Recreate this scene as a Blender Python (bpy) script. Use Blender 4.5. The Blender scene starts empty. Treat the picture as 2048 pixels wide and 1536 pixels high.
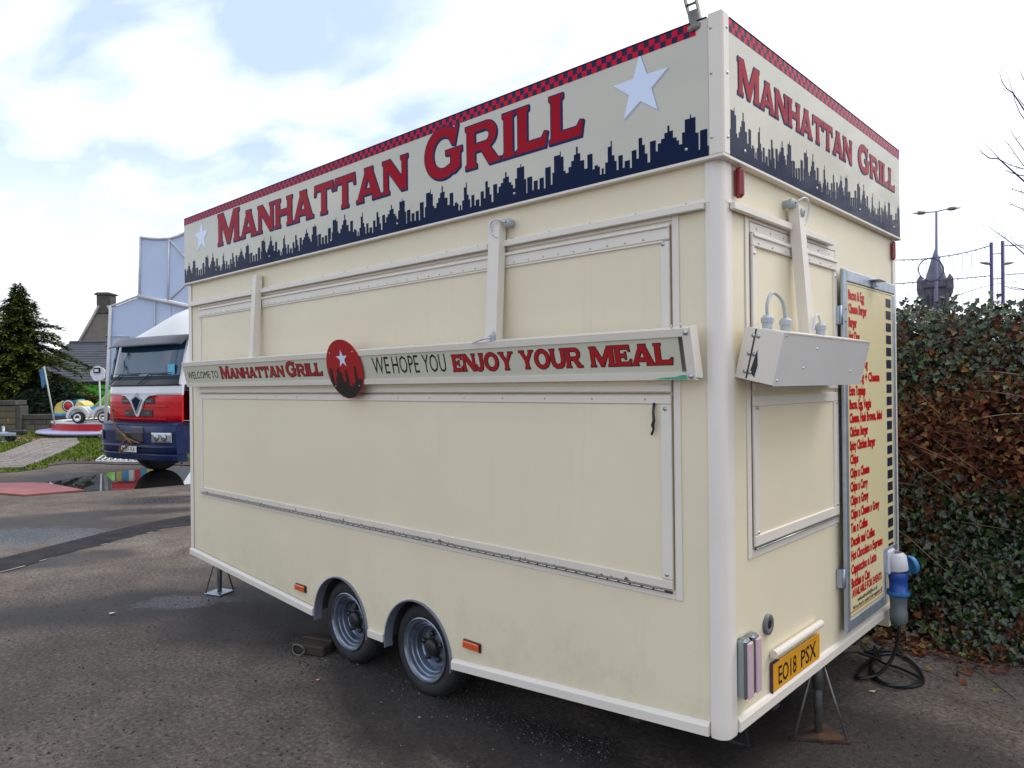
import bpy, math, random
from mathutils import Vector, Matrix, noise
from mathutils.geometry import tessellate_polygon
random.seed(7)
PI = math.pi
S = bpy.context.scene
COL = S.collection

# ---------------------------------------------------------------- camera
CAM = Vector((1.27987, -2.53057, 1.70366))
RT = Vector((0.73164, 0.68160, -0.01115)); UP = Vector((0.00898, 0.00672, 0.99994)); FW = Vector((-0.68163, 0.73170, 0.0012))
FPX = 1449.75
cd = bpy.data.cameras.new('camera'); cam = bpy.data.objects.new('camera', cd); COL.objects.link(cam)
cd.sensor_width = 36.0; cd.lens = FPX / 2048 * 36.0; cd.clip_end = 2000; cd.clip_start = 0.05
cam.matrix_world = Matrix(((RT.x, UP.x, -FW.x, CAM.x), (RT.y, UP.y, -FW.y, CAM.y), (RT.z, UP.z, -FW.z, CAM.z), (0, 0, 0, 1)))
S.camera = cam

# ---------------------------------------------------------------- sky, sun, exposure
SUN_EL, SUN_AZ = math.radians(48), math.radians(28)      # azimuth measured from +Y towards +X
w = bpy.data.worlds.new('World'); S.world = w; w.use_nodes = True
nt = w.node_tree; nt.nodes.clear()
def wn(t, **k):
    n = nt.nodes.new(t)
    for a, b in k.items(): setattr(n, a, b)
    return n
out = wn('ShaderNodeOutputWorld'); bg = wn('ShaderNodeBackground'); bg.inputs['Strength'].default_value = 0.1
sky = wn('ShaderNodeTexSky'); sky.sky_type = 'NISHITA'; sky.sun_disc = False
sky.sun_elevation = SUN_EL; sky.sun_rotation = SUN_AZ; sky.air_density = 1.0; sky.dust_density = 1.5
tc = wn('ShaderNodeTexCoord'); sep = wn('ShaderNodeSeparateXYZ'); nt.links.new(tc.outputs['Generated'], sep.inputs[0])
def wmath(op, a, b=None, clamp=False):
    n = wn('ShaderNodeMath', operation=op, use_clamp=clamp)
    for i, v in enumerate((a, b)):
        if v is None: continue
        if isinstance(v, (int, float)): n.inputs[i].default_value = v
        else: nt.links.new(v, n.inputs[i])
    return n.outputs[0]
zz = wmath('ADD', wmath('MAXIMUM', sep.outputs['Z'], 0.0), 0.12)
comb = wn('ShaderNodeCombineXYZ')
nt.links.new(wmath('DIVIDE', sep.outputs['X'], zz), comb.inputs[0]); nt.links.new(wmath('DIVIDE', sep.outputs['Y'], zz), comb.inputs[1])
mp = wn('ShaderNodeMapping'); mp.inputs['Rotation'].default_value = (0, 0, math.radians(25)); mp.inputs['Scale'].default_value = (1.0, 1.7, 1.0)
mp.inputs['Location'].default_value = (3.1, 1.2, 0.0)
nt.links.new(comb.outputs[0], mp.inputs[0])
n1 = wn('ShaderNodeTexNoise'); n1.inputs['Scale'].default_value = 1.9; n1.inputs['Detail'].default_value = 5; n1.inputs['Roughness'].default_value = 0.5; n1.inputs['Distortion'].default_value = 0.35
nt.links.new(mp.outputs[0], n1.inputs['Vector'])
cr = wn('ShaderNodeValToRGB'); cr.color_ramp.elements[0].position = 0.39; cr.color_ramp.elements[1].position = 0.76
nt.links.new(n1.outputs[0], cr.inputs[0])
# towards the horizon the cloud closes up
hor = wmath('SUBTRACT', 1.05, wmath('MULTIPLY', sep.outputs['Z'], 3.5), True)
# thick bright cloud round the hidden sun
sdot = wn('ShaderNodeVectorMath', operation='DOT_PRODUCT'); nt.links.new(tc.outputs['Generated'], sdot.inputs[0])
sdot.inputs[1].default_value = (math.sin(SUN_AZ)*math.cos(SUN_EL), math.cos(SUN_AZ)*math.cos(SUN_EL), math.sin(SUN_EL))
glow = wmath('MULTIPLY', wmath('SUBTRACT', sdot.outputs['Value'], 0.50), 4.5, True)
cov = wmath('MAXIMUM', wmath('MAXIMUM', cr.outputs[0], hor), glow)
n2 = wn('ShaderNodeTexNoise'); n2.inputs['Scale'].default_value = 2.6; n2.inputs['Detail'].default_value = 4
nt.links.new(mp.outputs[0], n2.inputs['Vector'])
cc = wn('ShaderNodeMix', data_type='RGBA'); cc.inputs['A'].default_value = (7.0, 7.5, 8.6, 1); cc.inputs['B'].default_value = (13.2, 13.1, 12.9, 1)
nt.links.new(wmath('MULTIPLY', n2.outputs[0], 1.15, True), cc.inputs['Factor'])
bl = wn('ShaderNodeMix', data_type='RGBA'); bl.inputs['Factor'].default_value = 0.85; bl.inputs['B'].default_value = (4.9, 6.1, 7.9, 1)
nt.links.new(sky.outputs[0], bl.inputs['A'])
mx = wn('ShaderNodeMix', data_type='RGBA')
nt.links.new(cov, mx.inputs['Factor']); nt.links.new(bl.outputs['Result'], mx.inputs['A']); nt.links.new(cc.outputs['Result'], mx.inputs['B'])
nt.links.new(mx.outputs['Result'], bg.inputs['Color']); nt.links.new(bg.outputs[0], out.inputs[0])

sl = bpy.data.lights.new('sun', 'SUN'); sl.energy = 1.0; sl.angle = math.radians(22); sl.color = (1.0, 0.96, 0.9)
so = bpy.data.objects.new('sun', sl); COL.objects.link(so)
sd = Vector((math.sin(SUN_AZ) * math.cos(SUN_EL), math.cos(SUN_AZ) * math.cos(SUN_EL), math.sin(SUN_EL)))
so.rotation_euler = (-sd).to_track_quat('-Z', 'Y').to_euler(); so.location = sd * 30
S.view_settings.view_transform = 'Standard'; S.view_settings.look = 'None'; S.view_settings.gamma = 1.0
S.view_settings.use_curve_mapping = False; S.view_settings.exposure = 0.56
S.render.engine = 'CYCLES'

# ---------------------------------------------------------------- material helpers
def mat(name, col, rough=0.5, metal=0.0, var=0.0, vscale=3.0, bump=0.0, bscale=80.0, spec=0.5, dirt=None, dscale=2.0, damt=0.0, island=None, col2=None, coat=0.0, stretch=(1, 1, 1), ior=None):
    m = bpy.data.materials.new(name); m.use_nodes = True
    t = m.node_tree; p = t.nodes['Principled BSDF']
    p.inputs['Roughness'].default_value = rough; p.inputs['Metallic'].default_value = metal
    p.inputs['Specular IOR Level'].default_value = spec; p.inputs['Coat Weight'].default_value = coat
    if ior: p.inputs['IOR'].default_value = ior
    c = tuple(col) + (1,)
    p.inputs['Base Color'].default_value = c
    g = t.nodes.new('ShaderNodeTexCoord'); last = None
    def mapped():
        q = t.nodes.new('ShaderNodeMapping'); q.inputs['Scale'].default_value = stretch
        t.links.new(g.outputs['Object'], q.inputs[0]); return q.outputs[0]
    if island:
        gi = t.nodes.new('ShaderNodeNewGeometry'); r = t.nodes.new('ShaderNodeValToRGB')
        e = r.color_ramp.elements
        while len(e) < len(island): e.new(0.5)
        for i, (pos, cc_) in enumerate(island): e[i].position = pos; e[i].color = tuple(cc_) + (1,)
        t.links.new(gi.outputs['Random Per Island'], r.inputs[0]); last = r.outputs[0]
    if var > 0:
        n = t.nodes.new('ShaderNodeTexNoise'); n.inputs['Scale'].default_value = vscale; n.inputs['Detail'].default_value = 6
        t.links.new(mapped(), n.inputs['Vector'])
        mm = t.nodes.new('ShaderNodeMix'); mm.data_type = 'RGBA'
        r2 = t.nodes.new('ShaderNodeMapRange'); r2.inputs[1].default_value = 0.3; r2.inputs[2].default_value = 0.7
        t.links.new(n.outputs[0], r2.inputs[0]); t.links.new(r2.outputs[0], mm.inputs['Factor'])
        if last is None:
            k2 = col2 if col2 else tuple(min(1, x * (1 + var)) for x in col)
            mm.inputs['A'].default_value = tuple(x * (1 - var) for x in col) + (1,); mm.inputs['B'].default_value = tuple(k2) + (1,)
        else:
            dk = t.nodes.new('ShaderNodeMix'); dk.data_type = 'RGBA'; dk.blend_type = 'MULTIPLY'; dk.inputs['Factor'].default_value = 1
            dk.inputs['B'].default_value = (1 - var,) * 3 + (1,); t.links.new(last, dk.inputs['A'])
            t.links.new(dk.outputs['Result'], mm.inputs['A']); t.links.new(last, mm.inputs['B'])
        last = mm.outputs['Result']
    if dirt is not None:
        n = t.nodes.new('ShaderNodeTexNoise'); n.inputs['Scale'].default_value = dscale; n.inputs['Detail'].default_value = 8; n.inputs['Roughness'].default_value = 0.7
        t.links.new(mapped(), n.inputs['Vector'])
        r2 = t.nodes.new('ShaderNodeMapRange'); r2.inputs[1].default_value = 0.5; r2.inputs[2].default_value = 0.8; r2.inputs[4].default_value = damt
        t.links.new(n.outputs[0], r2.inputs[0])
        mm = t.nodes.new('ShaderNodeMix'); mm.data_type = 'RGBA'; mm.inputs['A'].default_value = c; mm.inputs['B'].default_value = tuple(dirt) + (1,)
        if last is not None: t.links.new(last, mm.inputs['A'])
        t.links.new(r2.outputs[0], mm.inputs['Factor']); last = mm.outputs['Result']
    if last is not None: t.links.new(last, p.inputs['Base Color'])
    if bump > 0:
        n = t.nodes.new('ShaderNodeTexNoise'); n.inputs['Scale'].default_value = bscale; n.inputs['Detail'].default_value = 4
        t.links.new(mapped(), n.inputs['Vector'])
        b = t.nodes.new('ShaderNodeBump'); b.inputs['Strength'].default_value = bump; b.inputs['Distance'].default_value = 0.004
        t.links.new(n.outputs[0], b.inputs['Height']); t.links.new(b.outputs[0], p.inputs['Normal'])
    return m

M = {}
def cream_material():
    """stucco aluminium skin: faint grain, rain streaks running down, road grime"""
    m = mat('cream_panel', (0.755, 0.672, 0.495), 0.42, var=0.04, vscale=1.3, bump=0.06, bscale=260)
    t = m.node_tree; p = t.nodes['Principled BSDF']; src = p.inputs['Base Color'].links[0].from_socket
    g = t.nodes.new('ShaderNodeTexCoord'); q = t.nodes.new('ShaderNodeMapping'); q.inputs['Scale'].default_value = (26, 26, 0.9)
    t.links.new(g.outputs['Object'], q.inputs[0])
    n = t.nodes.new('ShaderNodeTexNoise'); n.inputs['Scale'].default_value = 1; n.inputs['Detail'].default_value = 6; n.inputs['Roughness'].default_value = 0.65
    t.links.new(q.outputs[0], n.inputs['Vector'])
    n3 = t.nodes.new('ShaderNodeTexNoise'); n3.inputs['Scale'].default_value = 1.1; n3.inputs['Detail'].default_value = 3
    t.links.new(g.outputs['Object'], n3.inputs['Vector'])
    r = t.nodes.new('ShaderNodeMapRange'); r.inputs[1].default_value = 0.55; r.inputs[2].default_value = 0.8; r.inputs[4].default_value = 0.2
    t.links.new(n.outputs[0], r.inputs[0])
    r3 = t.nodes.new('ShaderNodeMapRange'); r3.inputs[1].default_value = 0.42; r3.inputs[2].default_value = 0.68
    t.links.new(n3.outputs[0], r3.inputs[0])
    mu = t.nodes.new('ShaderNodeMath'); mu.operation = 'MULTIPLY'; t.links.new(r.outputs[0], mu.inputs[0]); t.links.new(r3.outputs[0], mu.inputs[1])
    mm = t.nodes.new('ShaderNodeMix'); mm.data_type = 'RGBA'; mm.inputs['B'].default_value = (0.42, 0.36, 0.25, 1)
    t.links.new(src, mm.inputs['A']); t.links.new(mu.outputs[0], mm.inputs['Factor'])
    sp = t.nodes.new('ShaderNodeSeparateXYZ'); t.links.new(g.outputs['Object'], sp.inputs[0])
    rz = t.nodes.new('ShaderNodeMapRange'); rz.inputs[1].default_value = 0.95; rz.inputs[2].default_value = 0.3; rz.inputs[3].default_value = -.18; rz.inputs[4].default_value = 0.12
    t.links.new(sp.outputs['Z'], rz.inputs[0])
    n5 = t.nodes.new('ShaderNodeTexNoise'); n5.inputs['Scale'].default_value = 5; n5.inputs['Detail'].default_value = 9; n5.inputs['Roughness'].default_value = 0.75; t.links.new(g.outputs['Object'], n5.inputs['Vector'])
    ad = t.nodes.new('ShaderNodeMath'); ad.operation = 'ADD'; t.links.new(n5.outputs[0], ad.inputs[0]); t.links.new(rz.outputs[0], ad.inputs[1])
    r5 = t.nodes.new('ShaderNodeMapRange'); r5.inputs[1].default_value = 0.50; r5.inputs[2].default_value = 0.80; r5.inputs[4].default_value = 0.36; t.links.new(ad.outputs[0], r5.inputs[0])
    m5 = t.nodes.new('ShaderNodeMix'); m5.data_type = 'RGBA'; m5.inputs['B'].default_value = (0.44, 0.385, 0.27, 1)
    t.links.new(mm.outputs['Result'], m5.inputs['A']); t.links.new(r5.outputs[0], m5.inputs['Factor']); t.links.new(m5.outputs['Result'], p.inputs['Base Color'])
    bn = [x for x in t.nodes if x.type == 'BUMP'][0]
    nw = t.nodes.new('ShaderNodeTexNoise'); nw.inputs['Scale'].default_value = 2.2; nw.inputs['Detail'].default_value = 1; t.links.new(g.outputs['Object'], nw.inputs['Vector'])
    b2 = t.nodes.new('ShaderNodeBump'); b2.inputs['Strength'].default_value = 0.35; b2.inputs['Distance'].default_value = 0.03
    t.links.new(nw.outputs[0], b2.inputs['Height']); t.links.new(b2.outputs[0], bn.inputs['Normal'])
    return m
def chipped_material():
    """painted strip with paint flaked off along its lower edge"""
    m = mat('chipped_paint', (0.68, 0.62, 0.54), 0.4, var=0.03, vscale=2)
    t = m.node_tree; p = t.nodes['Principled BSDF']; src = p.inputs['Base Color'].links[0].from_socket
    g = t.nodes.new('ShaderNodeTexCoord'); q = t.nodes.new('ShaderNodeMapping'); q.inputs['Scale'].default_value = (38, 38, 14)
    t.links.new(g.outputs['Object'], q.inputs[0])
    n = t.nodes.new('ShaderNodeTexNoise'); n.inputs['Scale'].default_value = 1; n.inputs['Detail'].default_value = 3
    t.links.new(q.outputs[0], n.inputs['Vector'])
    sp = t.nodes.new('ShaderNodeSeparateXYZ'); t.links.new(g.outputs['Object'], sp.inputs[0])
    r = t.nodes.new('ShaderNodeMapRange'); r.inputs[1].default_value = 0.876; r.inputs[2].default_value = 0.912; r.inputs[3].default_value = 0.05; r.inputs[4].default_value = -0.28
    t.links.new(sp.outputs['Z'], r.inputs[0])
    a = t.nodes.new('ShaderNodeMath'); a.operation = 'ADD'; t.links.new(n.outputs[0], a.inputs[0]); t.links.new(r.outputs[0], a.inputs[1])
    s = t.nodes.new('ShaderNodeMath'); s.operation = 'GREATER_THAN'; s.inputs[1].default_value = 0.49; t.links.new(a.outputs[0], s.inputs[0])
    mm = t.nodes.new('ShaderNodeMix'); mm.data_type = 'RGBA'; mm.inputs['B'].default_value = (0.13, 0.10, 0.11, 1)
    t.links.new(src, mm.inputs['A']); t.links.new(s.outputs[0], mm.inputs['Factor']); t.links.new(mm.outputs['Result'], p.inputs['Base Color'])
    return m
M['cream'] = cream_material(); M['chip'] = chipped_material()
M['trim'] = mat('pale_trim', (0.73, 0.675, 0.60), 0.36, var=0.03, vscale=2.0, bump=0.02, bscale=150)
M['post'] = mat('corner_post_paint', (0.76, 0.705, 0.645), 0.34, var=0.02, vscale=1.2, dirt=(0.55, 0.47, 0.35), dscale=3, damt=0.2)
M['ivory'] = mat('glossy_ivory_board', (0.56, 0.54, 0.455), 0.06, ior=1.45, var=0.02, vscale=1.0)
M['signface'] = mat('sign_face', (0.56, 0.56, 0.45), 0.16, var=0.03, vscale=2.0)
M['pred'] = mat('print_red', (0.34, 0.004, 0.016), 0.08, ior=1.15)
M['pred2'] = mat('print_deep_red', (0.38, 0.008, 0.014), 0.2)
M['ckred'] = mat('checker_red', (0.60, 0.008, 0.04), 0.12, ior=1.16)
M['pdark'] = mat('print_navy', (0.006, 0.014, 0.05), 0.07, ior=1.15)
M['ckdark'] = mat('checker_navy', (0.03, 0.026, 0.07), 0.12, ior=1.16)
M['pblack'] = mat('print_black', (0.012, 0.012, 0.014), 0.25)
M['pstar'] = mat('print_star', (0.66, 0.75, 0.93), 0.1)
M['shadow_print'] = mat('print_outline', (0.022, 0.028, 0.11), 0.08, ior=1.15)
M['rubber'] = mat('tyre_rubber', (0.018, 0.018, 0.02), 0.75, var=0.25, vscale=8, dirt=(0.05, 0.045, 0.04), dscale=5, damt=0.6, bump=0.1, bscale=60)
M['rim'] = mat('silver_wheel', (0.25, 0.29, 0.36), 0.30, 0.8, var=0.3, vscale=12, dirt=(0.06, 0.05, 0.04), dscale=9, damt=0.6)
M['galv'] = mat('galvanised_steel', (0.40, 0.45, 0.52), 0.42, 0.7, var=0.15, vscale=14, bump=0.03)
M['steel'] = mat('zinc_steel', (0.5, 0.5, 0.5), 0.35, 0.9, var=0.15, vscale=20)
M['dsteel'] = mat('dull_steel', (0.17, 0.18, 0.17), 0.5, 0.6, var=0.25, vscale=12, dirt=(0.2, 0.09, 0.035), dscale=9, damt=0.6)
M['rust'] = mat('rusty_steel', (0.055, 0.030, 0.020), 0.8, 0.2, var=0.4, vscale=14, dirt=(0.20, 0.075, 0.015), dscale=9, damt=0.7, bump=0.2)
M['black'] = mat('black_plastic', (0.015, 0.015, 0.017), 0.4)
M['dark'] = mat('dark_chassis', (0.03, 0.03, 0.032), 0.7, var=0.3, vscale=6)
M['arch'] = mat('wheel_arch_trim', (0.22, 0.23, 0.29), 0.45, 0.4)
M['amber'] = mat('amber_lens', (0.62, 0.09, 0.015), 0.15, coat=0.5)
M['redlens'] = mat('red_lens', (0.24, 0.008, 0.018), 0.15, coat=0.5)
M['pinklens'] = mat('clear_pink_lens', (0.60, 0.42, 0.48), 0.15, coat=0.5)
M['chrome'] = mat('lamp_chrome', (0.35, 0.42, 0.46), 0.15, 1.0)
M['plate'] = mat('yellow_plate', (0.72, 0.33, 0.012), 0.35, var=0.05, vscale=20)
M['cablew'] = mat('white_cable', (0.6, 0.62, 0.66), 0.45)
M['gland'] = mat('grey_gland', (0.38, 0.42, 0.45), 0.5)
M['menu'] = mat('menu_board', (0.66, 0.58, 0.34), 0.4, spec=.2, var=0.03, vscale=2)
M['menured'] = mat('menu_red', (0.50, 0.004, 0.010), 0.4, spec=.15)
M['menusq'] = mat('menu_square', (0.02, 0.022, 0.045), 0.4, spec=.2)
M['bluep'] = mat('blue_plug', (0.012, 0.07, 0.33), 0.35)
M['bluel'] = mat('light_blue_plug', (0.03, 0.2, 0.46), 0.35)
M['whitep'] = mat('white_plug', (0.62, 0.63, 0.68), 0.4)
M['greyp'] = mat('grey_plug', (0.10, 0.12, 0.125), 0.5)
M['cable'] = mat('black_cable', (0.012, 0.014, 0.014), 0.4)
M['green'] = mat('green_paint_smear', (0.06, 0.42, 0.25), 0.5)
M['wood'] = mat('old_timber', (0.030, 0.020, 0.014), 0.8, var=0.4, vscale=4, stretch=(2, 14, 8), bump=0.3, bscale=20)
M['seam'] = mat('dark_seam', (0.16, 0.115, 0.085), 0.7)

# ---------------------------------------------------------------- mesh helpers
class MB:
    def __init__(s): s.v = []; s.f = []; s.sm = []
    def add(s, vs, fs, smooth=False):
        o = len(s.v); s.v += [tuple(p) for p in vs]; s.f += [tuple(i + o for i in f) for f in fs]; s.sm += [smooth] * len(fs); return s
    def box(s, x0, x1, y0, y1, z0, z1):
        if x0 > x1: x0, x1 = x1, x0
        if y0 > y1: y0, y1 = y1, y0
        return s.add([(x0,y0,z0),(x1,y0,z0),(x1,y1,z0),(x0,y1,z0),(x0,y0,z1),(x1,y0,z1),(x1,y1,z1),(x0,y1,z1)],
                     [(0,3,2,1),(4,5,6,7),(0,1,5,4),(1,2,6,5),(2,3,7,6),(3,0,4,7)])
    def cbox(s, x0, x1, y0, y1, z0, z1, b=0.004):
        """box with chamfered edges"""
        if x0 > x1: x0, x1 = x1, x0
        if y0 > y1: y0, y1 = y1, y0
        b = min(b, (x1-x0)*.45, (y1-y0)*.45, (z1-z0)*.45)
        X, Y, Z = (x0, x1), (y0, y1), (z0, z1); vs = []; ix = {}
        for i in (0,1):
            for j in (0,1):
                for k in (0,1):
                    sx, sy, sz = (b if i == 0 else -b), (b if j == 0 else -b), (b if k == 0 else -b)
                    for ax in range(3):
                        p = [X[i]+sx, Y[j]+sy, Z[k]+sz]; p[ax] = (X[i], Y[j], Z[k])[ax]
                        ix[(i,j,k,ax)] = len(vs); vs.append(tuple(p))
        fs = []
        for ax in range(3):
            for e in (0,1):
                o = [a for a in range(3) if a != ax]; q = []
                for (a, c) in ((0,0),(1,0),(1,1),(0,1)):
                    k = [0,0,0]; k[ax] = e; k[o[0]] = a; k[o[1]] = c; q.append(ix[tuple(k)+(ax,)])
                fs.append(q)
        for ax in range(3):
            o = [a for a in range(3) if a != ax]
            for a in (0,1):
                for c in (0,1):
                    k0 = [0,0,0]; k1 = [0,0,0]; k0[ax] = 0; k1[ax] = 1
                    for k in (k0, k1): k[o[0]] = a; k[o[1]] = c
                    fs.append([ix[tuple(k0)+(o[0],)], ix[tuple(k1)+(o[0],)], ix[tuple(k1)+(o[1],)], ix[tuple(k0)+(o[1],)]])
        for i in (0,1):
            for j in (0,1):
                for k in (0,1): fs.append([ix[(i,j,k,a)] for a in range(3)])
        cen = Vector(((x0+x1)/2, (y0+y1)/2, (z0+z1)/2)); ff = []
        for f in fs:
            P = [Vector(vs[i]) for i in f]; n = (P[1]-P[0]).cross(P[2]-P[0]); m = sum(P, Vector())/len(P)
            ff.append(f if n.dot(m-cen) > 0 else f[::-1])
        return s.add(vs, ff)
    def tube(s, pts, r, n=8, caps=True):
        pts = [Vector(p) for p in pts]; R = r if isinstance(r, (list, tuple)) else [r]*len(pts)
        up = Vector((0,0,1)); prev = None; rings = []
        for i, p in enumerate(pts):
            d = (pts[min(i+1,len(pts)-1)] - pts[max(i-1,0)]).normalized()
            a = prev - d*prev.dot(d) if prev is not None else (up - d*up.dot(d))
            if a.length < 1e-4: a = Vector((1,0,0)) - d*d.x
            a.normalize(); prev = a; b = d.cross(a)
            rings.append([p + (a*math.cos(2*PI*k/n) + b*math.sin(2*PI*k/n))*R[i] for k in range(n)])
        vs = [q for rg in rings for q in rg]; fs = []
        for i in range(len(pts)-1):
            for k in range(n):
                k2 = (k+1) % n; fs.append((i*n+k, i*n+k2, (i+1)*n+k2, (i+1)*n+k))
        s.add(vs, fs, True)
        if caps:
            o = len(s.v) - len(vs); s.f += [tuple(o+k for k in range(n))[::-1], tuple(o+(len(pts)-1)*n+k for k in range(n))]; s.sm += [False, False]
        return s
    def lathe(s, prof, cen, axis=(0,0,1), n=24, smooth=True, a0=0.0, a1=2*PI):
        """prof: list of (radius, along-axis)"""
        ax = Vector(axis).normalized(); u = ax.orthogonal().normalized()
        if abs(ax.z) < 0.9: u = (Vector((0,0,1)) - ax*ax.z).normalized()
        v = ax.cross(u); c = Vector(cen); full = abs(a1-a0-2*PI) < 1e-6; m = n if full else n+1
        vs = [c + ax*h + (u*math.cos(a0+(a1-a0)*k/n) + v*math.sin(a0+(a1-a0)*k/n))*r for (r, h) in prof for k in range(m)]
        fs = []
        for i in range(len(prof)-1):
            for k in range(n):
                k2 = (k+1) % m; fs.append((i*m+k, i*m+k2, (i+1)*m+k2, (i+1)*m+k))
        return s.add(vs, fs, smooth)
    def poly(s, pts2, fn, holes=(), flip=False):
        """flat polygon (with holes): fn maps (a,b) to a 3-D point"""
        loops = [list(pts2)] + [list(h) for h in holes]
        tri = tessellate_polygon([[Vector((a, b, 0)) for a, b in l] for l in loops])
        allp = [p for l in loops for p in l]
        o = []
        for t in tri:
            a, b, c = (allp[i] for i in t)
            ar = (b[0]-a[0])*(c[1]-a[1]) - (b[1]-a[1])*(c[0]-a[0])
            if abs(ar) < 1e-12: continue
            o.append(t if (ar > 0) != flip else t[::-1])
        return s.add([fn(a, b) for a, b in allp], o)
    def prism(s, pts2, fn, d0, d1, holes=()):
        """extruded polygon: fn(a,b,d)"""
        s.poly(pts2, lambda a, b: fn(a, b, d1), holes); s.poly(pts2, lambda a, b: fn(a, b, d0), holes, True)
        for l in [pts2] + list(holes):
            k = len(l); vs = [fn(a, b, d0) for a, b in l] + [fn(a, b, d1) for a, b in l]
            s.add(vs, [(i, (i+1) % k, k+(i+1) % k, k+i) for i in range(k)])
        return s
def mesh(mb, name, m, normals=True):
    me = bpy.data.meshes.new(name); me.from_pydata(mb.v, [], mb.f); me.polygons.foreach_set('use_smooth', mb.sm)
    me.materials.append(M[m] if isinstance(m, str) else m); me.update(); return me
def obj(name, mb, m, parent=None, kind=None, recalc=False):
    me = mesh(mb, name, m)
    if recalc:
        import bmesh
        b = bmesh.new(); b.from_mesh(me); bmesh.ops.recalc_face_normals(b, faces=b.faces); b.to_mesh(me); b.free()
    o = bpy.data.objects.new(name, me); COL.objects.link(o)
    if parent is not None: o.parent = parent
    if kind: o['kind'] = kind
    return o
def tag(o, label, cat, group=None):
    o['label'] = label; o['category'] = cat
    if group: o['group'] = group
    return o
def thing(name, label, cat, loc=(0,0,0), rz=0.0, group=None):
    o = bpy.data.objects.new(name, None); COL.objects.link(o); o.location = loc; o.rotation_euler = (0, 0, rz); o.empty_display_size = 0.2
    return tag(o, label, cat, group)
def settle(o):
    """put a single-mesh thing's origin at its base"""
    vs = o.data.vertices; c = Vector((sum(v.co.x for v in vs)/len(vs), sum(v.co.y for v in vs)/len(vs), min(v.co.z for v in vs)))
    o.data.transform(Matrix.Translation(-c)); o.location = c; return o
def at(px, py, d):                                         # world point seen at a photo pixel, d metres in front of the lens
    return CAM + RT*((px-1024)/FPX*d) + UP*((768-py)/FPX*d) + FW*d
def gnd(px, py, z=0.0):
    r = RT*((px-1024)/FPX) + UP*((768-py)/FPX) + FW; return CAM + r*((z-CAM.z)/r.z)
FH = Vector((FW.x, FW.y, 0)).normalized(); RH = Vector((FH.y, -FH.x, 0))
def yaw_of(v): return math.atan2(v.y, v.x)

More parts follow.
